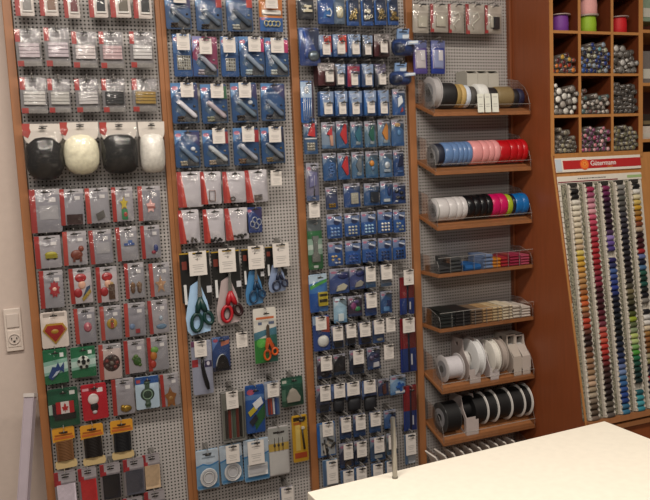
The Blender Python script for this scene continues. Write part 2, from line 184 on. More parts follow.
 ('hang', {'c': '3c4c7c', 'm': 'whitedot'}, 0.045, [0.9854, 1.0166, 0.0442, 0.0704], 'blue violet card with white piece', 'fourth in thirteenth row of third pegboard'),
 ('hang', {'c': '4c5474', 'm': 'low'}, 0.045, [0.8091, 0.9136, 0.0435, 0.0849], 'blue grey card with folded cloth', 'first in fourteenth row of third pegboard'),
 ('pouch', {}, 0.045, [0.8576, 0.9077, 0.0427, 0.0894], 'card with narrow black pouch', 'second in fourteenth row of third pegboard'),
 ('pouch', {}, 0.045, [0.9103, 0.9038, 0.0513, 0.0916], 'card with black pouch', 'third in fourteenth row of third pegboard'),
 ('pouch', {}, 0.045, [0.965, 0.8982, 0.0498, 0.0985], 'card with wide black pouch', 'fourth in fourteenth row of third pegboard'),
 ('hang', {'c': '34406c', 'm': 'brownpiece'}, 0.045, [1.015, 0.9177, 0.0367, 0.0534], 'blue card with brown piece', 'fifth in fourteenth row of third pegboard'),
 ('hang', {'c': '7cacdc', 'm': 'bluewhite'}, 0.045, [1.0662, 0.9176, 0.0539, 0.0615], 'pale blue card with dark blue cross', 'sixth in fourteenth row of third pegboard'),
 ('zip', {}, 0.045, [1.1063, 0.8347, 0.0463, 0.1496], 'lower red and blue zipper pack', 'seventh in fourteenth row of third pegboard'),
 ('silverbits', {}, 0.045, [0.8142, 0.7827, 0.06, 0.1085], 'blue edged card with silver hardware', 'first in fifteenth row of third pegboard'),
 ('hang', {'c': '2c4c84', 'm': 'none'}, 0.045, [0.8781, 0.8099, 0.0369, 0.0716], 'blue card', 'second in fifteenth row of third pegboard'),
 ('hang', {'c': '2c5494', 'm': 'none'}, 0.045, [0.9261, 0.8092, 0.0399, 0.0721], 'mid blue card', 'third in fifteenth row of third pegboard'),
 ('hang', {'c': '3868a8', 'm': 'none'}, 0.045, [0.9801, 0.8104, 0.0381, 0.0674], 'lighter blue card', 'fourth in fifteenth row of third pegboard'),
 ('hang', {'c': '3868ac', 'm': 'navy'}, 0.045, [1.034, 0.8101, 0.0412, 0.0579], 'blue card with navy piece', 'fifth in fifteenth row of third pegboard'),
 ('tiny', {'c': '90a8c0'}, 0.045, [0.8213, 0.6748, 0.0489, 0.0832], 'tall pale blue pack', 'first in sixteenth row of third pegboard'),
 ('hang', {'c': '3c4468', 'm': 'brownlow'}, 0.045, [0.878, 0.7203, 0.0449, 0.0798], 'blue card with brown piece', 'second in sixteenth row of third pegboard'),
 ('hang', {'c': '2c3c5c', 'm': 'blacklow'}, 0.045, [0.9268, 0.7208, 0.044, 0.0765], 'blue card with black piece', 'third in sixteenth row of third pegboard'),
 ('hang', {'c': '3c6494', 'm': 'whitelow'}, 0.045, [0.9865, 0.7214, 0.0514, 0.0773], 'blue card with silver piece', 'fourth in sixteenth row of third pegboard'),
 ('hang', {'c': '5c7484', 'm': 'none'}, 0.045, [1.0371, 0.7279, 0.0373, 0.07], 'grey card behind the steel post', 'fifth in sixteenth row of third pegboard'),
 ('tiny', {'c': '7c94a8'}, 0.045, [1.102, 0.6976, 0.0364, 0.0985], 'narrow pale pack at the board edge', 'sixth in sixteenth row of third pegboard'),
 ('tiny', {'c': '788098'}, 0.045, [0.8761, 0.6355, 0.0411, 0.075], 'grey blue pack low down', 'first in seventeenth row of third pegboard'),
 ('tiny', {'c': '8c90a8'}, 0.045, [0.9214, 0.6389, 0.0393, 0.0693], 'lilac grey pack low down', 'second in seventeenth row of third pegboard'),
 ('tiny', {'c': '7c849c'}, 0.045, [0.98, 0.6409, 0.036, 0.0661], 'slate grey pack low down', 'third in seventeenth row of third pegboard'),
 ('tiny', {'c': '74849c'}, 0.045, [1.0249, 0.64, 0.029, 0.0665], 'grey pack behind the steel post low down', 'fourth in seventeenth row of third pegboard'),
 ('foil', {'red': 0}, 0.055, [1.184, 2.0577, 0.0545, 0.0861], 'silver bag without red edge', 'first in first row of shelf bay'),
 ('foil', {'red': 1}, 0.055, [1.2491, 2.0607, 0.0628, 0.0847], 'silver bag with red edge', 'second in first row of shelf bay'),
 ('foil', {'red': 1, 's': 1}, 0.055, [1.3107, 2.0613, 0.0567, 0.0878], 'silver bag with red edge and curl', 'third in first row of shelf bay'),
 ('foil', {'red': 1, 's': 1}, 0.055, [1.3799, 2.0617, 0.0682, 0.0919], 'wide silver bag with red edge', 'fourth in first row of shelf bay'),
 ('foil', {'red': 1, 'black': 1}, 0.055, [1.447, 2.0624, 0.062, 0.0873], 'silver bag with black piece', 'fifth in first row of shelf bay'),
 ('whiteblue', {'c': '5c4c9c'}, 0.055, [1.1794, 1.9416, 0.0468, 0.1001], 'violet card with white panel', 'first in second row of shelf bay'),
 ('whiteblue', {'c': '243c9c'}, 0.055, [1.2405, 1.9422, 0.0486, 0.101], 'blue card with white panel', 'second in second row of shelf bay'),
]
TAGS = [
 (0.059, [0.4442, 2.0948, 0.0341, 0.0379], 'first in first row of second pegboard', True),
 (0.059, [0.7032, 2.0923, 0.0359, 0.0444], 'fourth in first row of second pegboard', True),
 (0.059, [0.4462, 1.9737, 0.0344, 0.0436], 'first in second row of second pegboard', True),
 (0.059, [0.5067, 1.9627, 0.0338, 0.0415], 'second in second row of second pegboard', True),
 (0.059, [0.5738, 1.9675, 0.0346, 0.0413], 'third in second row of second pegboard', True),
 (0.059, [0.6462, 1.9707, 0.0355, 0.0404], 'fourth in second row of second pegboard', True),
 (0.059, [0.7137, 1.9686, 0.0385, 0.0416], 'fifth in second row of second pegboard', True),
 (0.059, [0.4478, 1.8459, 0.0346, 0.0395], 'first in third row of second pegboard', True),
 (0.059, [0.5312, 1.8427, 0.0357, 0.0388], 'second in third row of second pegboard', True),
 (0.059, [0.6109, 1.8443, 0.0353, 0.042], 'third in third row of second pegboard', True),
 (0.059, [0.528, 1.7194, 0.0352, 0.0426], 'second in fourth row of second pegboard', True),
 (0.059, [0.6131, 1.7219, 0.0355, 0.0432], 'third in fourth row of second pegboard', True),
 (0.059, [0.6925, 1.7191, 0.0365, 0.0452], 'fourth in fourth row of second pegboard', True),
 (0.059, [0.6896, 1.595, 0.033, 0.0436], 'fifth in fifth row of second pegboard', False),
 (0.059, [0.4464, 1.3682, 0.0494, 0.0685], 'first in seventh row of second pegboard', True),
 (0.059, [0.5306, 1.3691, 0.0486, 0.068], 'second in seventh row of second pegboard', True),
 (0.059, [0.616, 1.37, 0.0469, 0.0674], 'third in seventh row of second pegboard', True),
 (0.059, [0.6916, 1.3706, 0.0497, 0.0698], 'fourth in seventh row of second pegboard', True),
 (0.059, [0.438, 1.1247, 0.035, 0.0456], 'first in eighth row of second pegboard', True),
 (0.059, [0.5591, 1.1351, 0.0326, 0.0442], 'third in eighth row of second pegboard', False),
 (0.059, [0.52, 0.9624, 0.0353, 0.0521], 'first in ninth row of second pegboard', True),
 (0.059, [0.645, 0.9722, 0.0352, 0.0415], 'third in ninth row of second pegboard', True),
 (0.059, [0.5117, 0.8012, 0.0403, 0.0536], 'second in tenth row of second pegboard', True),
 (0.059, [0.5819, 0.7921, 0.0496, 0.071], 'third in tenth row of second pegboard', True),
 (0.059, [0.6718, 0.6362, 0.0387, 0.0602], 'first in eleventh row of second pegboard', True),
 (0.074, [0.8582, 1.9596, 0.0234, 0.0349], 'second in second row of third pegboard', True),
 (0.074, [0.9048, 1.9628, 0.0237, 0.0339], 'third in second row of third pegboard', True),
 (0.074, [0.9516, 1.9625, 0.022, 0.036], 'fourth in second row of third pegboard', True),
 (0.074, [0.9908, 1.9592, 0.0195, 0.0313], 'fifth in second row of third pegboard', True),
 (0.074, [1.0433, 1.9671, 0.0227, 0.0328], 'sixth in second row of third pegboard', True),
 (0.074, [0.8646, 1.88, 0.0235, 0.029], 'first in third row of third pegboard', True),
 (0.074, [0.8987, 1.8718, 0.0204, 0.0292], 'second in third row of third pegboard', True),
 (0.074, [0.9432, 1.8718, 0.0207, 0.0332], 'third in third row of third pegboard', True),
 (0.074, [0.9891, 1.8708, 0.021, 0.0315], 'fourth in third row of third pegboard', True),
 (0.074, [1.035, 1.8727, 0.0213, 0.0318], 'fifth in third row of third pegboard', True),
 (0.074, [0.8553, 1.7879, 0.0256, 0.0311], 'second in fourth row of third pegboard', True),
 (0.074, [0.9007, 1.7882, 0.0219, 0.0332], 'third in fourth row of third pegboard', True),
 (0.074, [0.9433, 1.7866, 0.0222, 0.0315], 'fourth in fourth row of third pegboard', True),
 (0.074, [0.9931, 1.7891, 0.0239, 0.0318], 'fifth in fourth row of third pegboard', True),
 (0.074, [1.0362, 1.7872, 0.0229, 0.032], 'sixth in fourth row of third pegboard', True),
 (0.064, [0.8001, 1.495, 0.0337, 0.0445], 'first in eighth row of third pegboard', True),
 (0.064, [0.9744, 1.2875, 0.0324, 0.0467], 'fourth in tenth row of third pegboard', True),
 (0.064, [1.029, 1.2884, 0.0367, 0.0457], 'fifth in tenth row of third pegboard', True),
 (0.064, [1.1048, 1.2644, 0.0346, 0.0478], 'sixth in tenth row of third pegboard', True),
 (0.059, [0.9763, 1.2043, 0.0348, 0.0458], 'third in eleventh row of third pegboard', True),
 (0.059, [0.8063, 1.1536, 0.0344, 0.0408], 'first in twelfth row of third pegboard', True),
 (0.059, [0.8595, 1.1147, 0.033, 0.042], 'second in twelfth row of third pegboard', True),
 (0.059, [0.9043, 1.1179, 0.032, 0.0423], 'third in twelfth row of third pegboard', True),
 (0.059, [0.9507, 1.1163, 0.0361, 0.044], 'fourth in twelfth row of third pegboard', True),
 (0.059, [0.9987, 1.119, 0.0345, 0.045], 'fifth in twelfth row of third pegboard', True),
 (0.059, [1.0389, 1.1211, 0.0312, 0.0452], 'sixth in twelfth row of third pegboard', False),
 (0.059, [1.1019, 1.1109, 0.0417, 0.0464], 'seventh in twelfth row of third pegboard', True),
 (0.059, [0.8172, 1.0279, 0.0361, 0.0447], 'first in thirteenth row of third pegboard', True),
 (0.059, [0.9245, 1.0328, 0.036, 0.0441], 'third in thirteenth row of third pegboard', True),
 (0.059, [1.0289, 1.0353, 0.0335, 0.0462], 'fifth in thirteenth row of third pegboard', False),
 (0.059, [0.8094, 0.9364, 0.0342, 0.0476], 'first in fourteenth row of third pegboard', True),
 (0.059, [0.8563, 0.937, 0.0362, 0.0443], 'second in fourteenth row of third pegboard', True),
 (0.059, [0.9023, 0.9363, 0.0415, 0.0424], 'third in fourteenth row of third pegboard', True),
 (0.059, [0.9583, 0.9341, 0.0398, 0.0405], 'fourth in fourteenth row of third pegboard', True),
 (0.059, [0.8117, 0.8234, 0.0344, 0.0459], 'first in fifteenth row of third pegboard', True),
 (0.059, [0.8732, 0.826, 0.0327, 0.0471], 'second in fifteenth row of third pegboard', True),
 (0.059, [0.9222, 0.8252, 0.0333, 0.0475], 'third in fifteenth row of third pegboard', True),
 (0.059, [0.974, 0.826, 0.0346, 0.0441], 'fourth in fifteenth row of third pegboard', True),
 (0.059, [0.8201, 0.6843, 0.0362, 0.0751], 'first in sixteenth row of third pegboard', True),
 (0.059, [0.8765, 0.7392, 0.0313, 0.0498], 'second in sixteenth row of third pegboard', True),
 (0.059, [0.9224, 0.7383, 0.0334, 0.0501], 'third in sixteenth row of third pegboard', True),
 (0.059, [0.983, 0.7408, 0.0349, 0.0498], 'fourth in sixteenth row of third pegboard', True),
 (0.059, [1.0305, 0.7419, 0.0288, 0.0463], 'fifth in sixteenth row of third pegboard', True),
 (0.059, [1.0954, 0.7219, 0.0361, 0.0703], 'sixth in sixteenth row of third pegboard', True),
 (0.059, [0.8737, 0.6532, 0.0354, 0.0517], 'first in seventeenth row of third pegboard', True),
 (0.059, [0.9182, 0.6548, 0.0343, 0.0497], 'second in seventeenth row of third pegboard', True),
 (0.059, [0.9751, 0.6552, 0.0333, 0.0502], 'third in seventeenth row of third pegboard', True),
 (0.059, [1.0189, 0.6565, 0.0247, 0.0466], 'fourth in seventeenth row of third pegboard', True),
]
CAM_R=[0.928167, -0.36929, -0.046163]
CAM_U=[0.083917, 0.086824, 0.992683]
CAM_B=[-0.362579, -0.92525, 0.111577]
CAM_LOC=[0.02816, -2.11112, 1.62]
F_PX=740.6129
ROLLS = [
 (0, 'spool', [1.1911, 1.2175, 1.7695, 1.8627], 'a8a4a4', 'large grey white spool of cord on top display shelf', -0.075, {'fl': 1}),
 (0, 'roll', [1.2163, 1.2695, 1.7735, 1.8526], '161416', 'black ribbon roll on top display shelf', -0.082, {}),
 (0, 'roll', [1.2695, 1.2864, 1.7742, 1.8498], 'a88c50', 'gold brown ribbon roll on top display shelf', -0.082, {}),
 (0, 'roll', [1.2864, 1.3034, 1.7739, 1.8484], 'c8a868', 'yellow gold ribbon roll on top display shelf', -0.082, {}),
 (0, 'roll', [1.3034, 1.3205, 1.775, 1.847], 'c4ccd8', 'blue white ribbon roll on top display shelf', -0.082, {}),
 (0, 'roll', [1.3236, 1.344, 1.776, 1.8443], '4c4844', 'dark grey ribbon roll on top display shelf', -0.082, {}),
 (0, 'roll', [1.3489, 1.3852, 1.7782, 1.8535], 'dcdcd8', 'white tape roll on top display shelf', -0.082, {}),
 (0, 'roll', [1.3867, 1.4219, 1.7763, 1.8412], '18161a', 'black tape roll on top display shelf', -0.082, {}),
 (0, 'roll', [1.4219, 1.482, 1.7742, 1.841], '8c7850', 'wide beige jute ribbon roll on top display shelf', -0.082, {}),
 (0, 'roll', [1.4819, 1.5033, 1.7736, 1.8339], '121018', 'black velvet ribbon roll on top display shelf', -0.082, {}),
 (0, 'roll', [1.5033, 1.5232, 1.7732, 1.8338], '10143c', 'navy ribbon roll on top display shelf', -0.082, {}),
 (0, 'dispenser', [1.3335, 1.3738, 1.8052, 1.9018], 'b0aca2', 'first grey cardboard ribbon dispenser at the back from left on top display shelf', -0.03, {'tall': 1}),
 (0, 'dispenser', [1.3738, 1.4121, 1.8047, 1.9019], 'b0aca2', 'second grey cardboard ribbon dispenser at the back from left on top display shelf', -0.03, {'tall': 1}),
 (0, 'dispenser', [1.4121, 1.4533, 1.8043, 1.902], 'b0aca2', 'third grey cardboard ribbon dispenser at the back from left on top display shelf', -0.03, {'tall': 1}),
 (0, 'label', [1.3339, 1.3574, 1.7634, 1.8207], 'dcdcd0', 'first white upright label card from left on top display shelf', -0.122, {}),
 (0, 'label', [1.3606, 1.3827, 1.763, 1.8205], 'dcdcd0', 'second white upright label card from left on top display shelf', -0.122, {}),
 (0, 'label', [1.3867, 1.4114, 1.7625, 1.8203], 'dcdcd0', 'third white upright label card from left on top display shelf', -0.122, {}),
 (1, 'spool', [1.1929, 1.1998, 1.599, 1.6681], '6c6c70', 'grey ended spool with dark core on second display shelf', -0.082, {'fl': 1, 'hole': 1}),
 (1, 'roll', [1.1968, 1.2211, 1.5974, 1.67], '101830', 'navy ribbon roll on second display shelf', -0.082, {}),
 (1, 'roll', [1.2219, 1.2503, 1.5968, 1.6718], '6888b8', 'first light blue satin ribbon roll from left on second display shelf', -0.082, {'satin': 1}),
 (1, 'roll', [1.2503, 1.2703, 1.5958, 1.671], '6888b8', 'second light blue satin ribbon roll from left on second display shelf', -0.082, {'satin': 1}),
 (1, 'roll', [1.2703, 1.2874, 1.5949, 1.6704], '6888b8', 'third light blue satin ribbon roll from left on second display shelf', -0.082, {'satin': 1}),
 (1, 'roll', [1.2874, 1.303, 1.5942, 1.6699], '6888b8', 'fourth light blue satin ribbon roll from left on second display shelf', -0.082, {'satin': 1}),
 (1, 'roll', [1.303, 1.3202, 1.5935, 1.6694], '6888b8', 'fifth light blue satin ribbon roll from left on second display shelf', -0.082, {'satin': 1}),
 (1, 'roll', [1.3203, 1.3567, 1.595, 1.6719], 'dc9494', 'first pink satin ribbon roll from left on second display shelf', -0.082, {'satin': 1}),
 (1, 'roll', [1.3567, 1.3806, 1.5937, 1.6709], 'dc9494', 'second pink satin ribbon roll from left on second display shelf', -0.082, {'satin': 1}),
 (1, 'roll', [1.3806, 1.4015, 1.5927, 1.6702], 'dc9494', 'third pink satin ribbon roll from left on second display shelf', -0.082, {'satin': 1}),
 (1, 'roll', [1.4015, 1.4226, 1.5918, 1.6696], 'dc9494', 'fourth pink satin ribbon roll from left on second display shelf', -0.082, {'satin': 1}),
 (1, 'roll', [1.4227, 1.4619, 1.596, 1.6721], 'c4101c', 'first red satin ribbon roll from left on second display shelf', -0.082, {'satin': 1}),
 (1, 'roll', [1.4619, 1.4883, 1.5946, 1.671], 'c4101c', 'second red satin ribbon roll from left on second display shelf', -0.082, {'satin': 1}),
 (1, 'roll', [1.4883, 1.5091, 1.5936, 1.6703], 'c4101c', 'third red satin ribbon roll from left on second display shelf', -0.082, {'satin': 1}),
 (1, 'roll', [1.5091, 1.5283, 1.5927, 1.6697], 'c4101c', 'fourth red satin ribbon roll from left on second display shelf', -0.082, {'satin': 1}),
 (2, 'spool', [1.1916, 1.1957, 1.4242, 1.4964], '909088', 'grey white ended ribbon spool on third display shelf', -0.082, {'fl': 1}),
 (2, 'roll', [1.1912, 1.231, 1.425, 1.4995], 'c4c0c0', 'first white satin ribbon roll from left on third display shelf', -0.082, {'satin': 1}),
 (2, 'roll', [1.231, 1.2589, 1.4226, 1.4975], 'c4c0c0', 'second white satin ribbon roll from left on third display shelf', -0.082, {'satin': 1}),
 (2, 'roll', [1.2589, 1.2792, 1.4208, 1.4961], 'c4c0c0', 'third white satin ribbon roll from left on third display shelf', -0.082, {'satin': 1}),
 (2, 'roll', [1.2792, 1.298, 1.4194, 1.4949], 'c4c0c0', 'fourth white satin ribbon roll from left on third display shelf', -0.082, {'satin': 1}),
 (2, 'roll', [1.2982, 1.3235, 1.4234, 1.5004], '101014', 'first black satin ribbon roll from left on third display shelf', -0.082, {'satin': 1}),
 (2, 'roll', [1.3235, 1.3458, 1.4217, 1.499], '101014', 'second black satin ribbon roll from left on third display shelf', -0.082, {'satin': 1}),
 (2, 'roll', [1.3458, 1.3682, 1.4201, 1.4977], '101014', 'third black satin ribbon roll from left on third display shelf', -0.082, {'satin': 1}),
 (2, 'roll', [1.3682, 1.39, 1.4185, 1.4964], '101014', 'fourth black satin ribbon roll from left on third display shelf', -0.082, {'satin': 1}),
 (2, 'roll', [1.3901, 1.4186, 1.4223, 1.4991], 'd01460', 'first hot pink satin ribbon roll from left on third display shelf', -0.082, {'satin': 1}),
 (2, 'roll', [1.4186, 1.4482, 1.4202, 1.4974], 'd01460', 'second hot pink satin ribbon roll from left on third display shelf', -0.082, {'satin': 1}),
 (2, 'roll', [1.4482, 1.4681, 1.4227, 1.4959], 'a8b82c', 'lime green ribbon roll on third display shelf', -0.082, {'satin': 1}),
 (2, 'roll', [1.4681, 1.4798, 1.4245, 1.4978], '101830', 'dark navy narrow ribbon roll on third display shelf', -0.082, {'satin': 1}),
 (2, 'roll', [1.4798, 1.5116, 1.4258, 1.4987], '0c6cb4', 'first bright blue satin ribbon roll from left on third display shelf', -0.082, {'satin': 1}),
 (2, 'roll', [1.5116, 1.5353, 1.4239, 1.4971], '0c6cb4', 'second bright blue satin ribbon roll from left on third display shelf', -0.082, {'satin': 1}),
 (5, 'spool', [1.208, 1.2696, 0.8853, 0.9708], 'c8c4c8', 'small white reel of tape on sixth display shelf', -0.08, {'fl': 2}),
 (5, 'dispenser', [1.2892, 1.3352, 0.8956, 1.0423], 'b0a4a0', 'grey white ribbon dispenser on sixth display shelf', -0.06, {}),
 (5, 'reel', [1.311, 1.3386, 0.8909, 1.0138], 'd4d4d4', 'large white disc reel on sixth display shelf', -0.075, {}),
 (5, 'dispenser', [1.3683, 1.4053, 0.8842, 1.0196], 'b8b0b0', 'grey ribbon dispenser on sixth display shelf', -0.06, {}),
 (5, 'reel', [1.3766, 1.4016, 0.8919, 1.0051], 'd8d4cc', 'tall white disc reel on sixth display shelf', -0.075, {}),
 (5, 'reel', [1.4084, 1.4302, 0.8969, 1.0098], 'a89c94', 'grey beige disc reel on sixth display shelf', -0.075, {}),
 (5, 'dispenser', [1.4595, 1.4949, 0.8876, 1.0373], 'b4aaa0', 'first beige ribbon dispenser with square hole from left on sixth display shelf', -0.06, {'hole': 1}),
 (5, 'dispenser', [1.4967, 1.5325, 0.8872, 1.0325], 'b8aea6', 'second beige ribbon dispenser with square hole from left on sixth display shelf', -0.06, {'hole': 1}),
 (6, 'spool', [1.1974, 1.2532, 0.7289, 0.8257], '0e0e10', 'wide black ribbon roll on clear core on seventh display shelf', -0.075, {'fl': 3}),
 (6, 'dispenser', [1.2738, 1.3214, 0.7154, 0.8575], 'b4a8a4', 'white ribbon dispenser with oval hole on seventh display shelf', -0.075, {'oval': 1}),
 (6, 'reel', [1.3072, 1.3566, 0.7239, 0.8314], '121214', 'first black ribbon reel with white rim from left on seventh display shelf', -0.07, {'rim': 1}),
 (6, 'reel', [1.3585, 1.3969, 0.723, 0.8313], '121214', 'second black ribbon reel with white rim from left on seventh display shelf', -0.07, {'rim': 1}),
 (6, 'reel', [1.3987, 1.4495, 0.7204, 0.8295], '121214', 'third black ribbon reel with white rim from left on seventh display shelf', -0.07, {'rim': 1}),
 (6, 'reel', [1.4514, 1.4996, 0.7188, 0.8286], '121214', 'fourth black ribbon reel with white rim from left on seventh display shelf', -0.07, {'rim': 1}),
 (6, 'reel', [1.5015, 1.5399, 0.7178, 0.8284], '121214', 'fifth black ribbon reel with white rim from left on seventh display shelf', -0.07, {'rim': 1}),
]
STACKS = [
 (3, [1.1737, 1.2293, 1.2724, 1.2914], 2, '3a3a3c', 'charcoal bias binding pack'),
 (3, [1.2258, 1.2679, 1.2729, 1.3178], 4, '404244', 'dark grey bias binding pack'),
 (3, [1.2811, 1.3409, 1.275, 1.2915], 1, '1464ac', 'bright blue bias binding pack'),
 (3, [1.3489, 1.3846, 1.2721, 1.318], 4, '7488ac', 'grey blue bias binding pack'),
 (3, [1.3834, 1.4145, 1.273, 1.3044], 3, 'e08c18', 'orange bias binding pack'),
 (3, [1.4162, 1.4477, 1.2734, 1.3043], 3, 'b01c28', 'red bias binding pack'),
 (3, [1.4495, 1.4879, 1.2729, 1.3095], 4, 'a8284c', 'raspberry bias binding pack'),
 (3, [1.4913, 1.5252, 1.2735, 1.3061], 4, 'c0506c', 'pink bias binding pack'),
 (4, [1.1523, 1.1988, 1.1001, 1.1464], 4, '141c18', 'black green bias binding pack'),
 (4, [1.1892, 1.2391, 1.0974, 1.1524], 5, '0c100e', 'black bias binding pack'),
 (4, [1.2424, 1.2963, 1.0975, 1.1503], 5, '1c1414', 'brown black bias binding pack'),
 (4, [1.2996, 1.3399, 1.0983, 1.1459], 5, '7a6450', 'taupe bias binding pack'),
 (4, [1.3432, 1.3791, 1.0974, 1.1454], 5, 'b89468', 'tan bias binding pack'),
 (4, [1.3809, 1.4155, 1.0972, 1.1454], 5, 'c8b088', 'sand bias binding pack'),
 (4, [1.419, 1.4557, 1.0968, 1.1467], 5, 'd0c4ac', 'cream bias binding pack'),
 (4, [1.4583, 1.4904, 1.0981, 1.1411], 4, 'ccc4b8', 'ivory bias binding pack'),
 (4, [1.4921, 1.5262, 1.0983, 1.1343], 4, 'd4ccc4', 'white bias binding pack'),
]
SHELF_Z=[1.756, 1.5778, 1.4076, 1.2603, 1.0865, 0.8883, 0.7173]
SOCKET=[-0.0674, -0.0241, 1.1622, 1.2794]
STICK=[-0.0171, 1.0528, -0.0548, 0.8057]
CUB_X=[(1.5488, 1.5601), (1.658, 1.6677), (1.788, 1.7974), (1.9028, 1.9197)]
CUB_Z=[(2.0051, 1.9964), (1.8748, 1.867), (1.747, 1.7382), (1.627, 1.6047)]

ORD = 'first second third fourth fifth sixth seventh eighth ninth tenth eleventh twelfth'.split()
NUM = 'one two three four five six seven eight nine ten'.split()
# ------------------------------------------------------------------ materials
def lin(c):
    c /= 255.0
    return c/12.92 if c <= .04045 else ((c+.055)/1.055)**2.4
G = 1.0      # darkens the goods' colours to offset the lamps' brightness
def rgb(h):
    v = [int(h[i:i+2],16) for i in (0,2,4)]; g = G+(1-G)*max(0, min(1, (min(v)-95)/70))
    return (lin(v[0])*g, lin(v[1])*g, lin(v[2])*g, 1)
MC = {}
def mat(h, rough=.5, metal=0., spec=.5, kind='plain'):
    key = (h, rough, metal, spec, kind, G)
    if key in MC: return MC[key]
    m = bpy.data.materials.new('%s_%s' % (kind, h)); m.use_nodes = True
    nt = m.node_tree; b = nt.nodes['Principled BSDF']
    col = rgb(h)
    b.inputs['Roughness'].default_value = rough; b.inputs['Metallic'].default_value = metal
    b.inputs['Specular IOR Level'].default_value = spec
    tc = nt.nodes.new('ShaderNodeTexCoord'); nz = nt.nodes.new('ShaderNodeTexNoise')
    nt.links.new(tc.outputs['Object'], nz.inputs['Vector'])
    rp = nt.nodes.new('ShaderNodeValToRGB')
    k = {'plain': (.93, 1.05), 'wood': (.78, 1.15), 'speck': (.35, 1.5), 'thread': (.8, 1.15), 'fluff': (.75, 1.2)}[kind]
    rp.color_ramp.elements[0].color = [min(1, c*k[0]) for c in col[:3]]+[1]
    rp.color_ramp.elements[1].color = [min(1, c*k[1]) for c in col[:3]]+[1]
    nz.inputs['Scale'].default_value = {'plain': 60, 'wood': 14, 'speck': 260, 'thread': 300, 'fluff': 120}[kind]
    if kind == 'wood':
        mp = nt.nodes.new('ShaderNodeMapping'); mp.inputs['Scale'].default_value = (6, 6, .5)
        nt.links.new(tc.outputs['Object'], mp.inputs['Vector']); nt.links.new(mp.outputs['Vector'], nz.inputs['Vector'])
        nz.inputs['Detail'].default_value = 6
    if kind == 'speck':
        rp.color_ramp.elements[0].position = .42; rp.color_ramp.elements[1].position = .58
    nt.links.new(nz.outputs['Fac'], rp.inputs['Fac']); nt.links.new(rp.outputs['Color'], b.inputs['Base Color'])
    MC[key] = m
    return m
def clearmat(name, fac, rough, tint=(1,1,1,1), bump=0, diff=0, dcol=(.8,.8,.8,1)):
    m = bpy.data.materials.new(name); m.use_nodes = True; nt = m.node_tree; nt.nodes.clear()
    out = nt.nodes.new('ShaderNodeOutputMaterial'); tr = nt.nodes.new('ShaderNodeBsdfTransparent'); gl = nt.nodes.new('ShaderNodeBsdfGlossy')
    tr.inputs['Color'].default_value = tint; gl.inputs['Roughness'].default_value = rough
    lw = nt.nodes.new('ShaderNodeLayerWeight'); lw.inputs['Blend'].default_value = .25
    ad = nt.nodes.new('ShaderNodeMath'); ad.operation = 'MULTIPLY_ADD'; ad.inputs[1].default_value = .45; ad.inputs[2].default_value = fac
    nt.links.new(lw.outputs['Fresnel'], ad.inputs[0])
    mx = nt.nodes.new('ShaderNodeMixShader'); nt.links.new(ad.outputs[0], mx.inputs['Fac'])
    last = tr
    if diff:
        df = nt.nodes.new('ShaderNodeBsdfDiffuse'); df.inputs['Color'].default_value = dcol
        m2 = nt.nodes.new('ShaderNodeMixShader'); m2.inputs['Fac'].default_value = diff
        nt.links.new(tr.outputs[0], m2.inputs[1]); nt.links.new(df.outputs[0], m2.inputs[2]); last = m2
    nt.links.new(last.outputs[0], mx.inputs[1]); nt.links.new(gl.outputs[0], mx.inputs[2]); nt.links.new(mx.outputs[0], out.inputs['Surface'])
    if bump:
        tc = nt.nodes.new('ShaderNodeTexCoord'); nz = nt.nodes.new('ShaderNodeTexNoise'); nz.inputs['Scale'].default_value = 55
        nz.inputs['Distortion'].default_value = 1.2
        bp = nt.nodes.new('ShaderNodeBump'); bp.inputs['Strength'].default_value = bump; bp.inputs['Distance'].default_value = .004
        nt.links.new(tc.outputs['Object'], nz.inputs['Vector']); nt.links.new(nz.outputs['Fac'], bp.inputs['Height']); nt.links.new(bp.outputs['Normal'], gl.inputs['Normal'])
    return m
FILM = clearmat('clear_film', .045, .13, bump=.6, diff=.0)
FILM2 = clearmat('crinkled_film', .06, .10, bump=1.0, diff=.008)
ACR = clearmat('clear_acrylic', .01, .05, diff=.0)
ACRE = clearmat('acrylic_edge', .05, .3, diff=.22, dcol=(.6,.58,.55,1))
CHROME = mat('b0aca8', .3, 1.)
STEEL = mat('8c8884', .35, .35)
def wood(h, r=.42): return mat(h, r, 0, .4, 'wood')
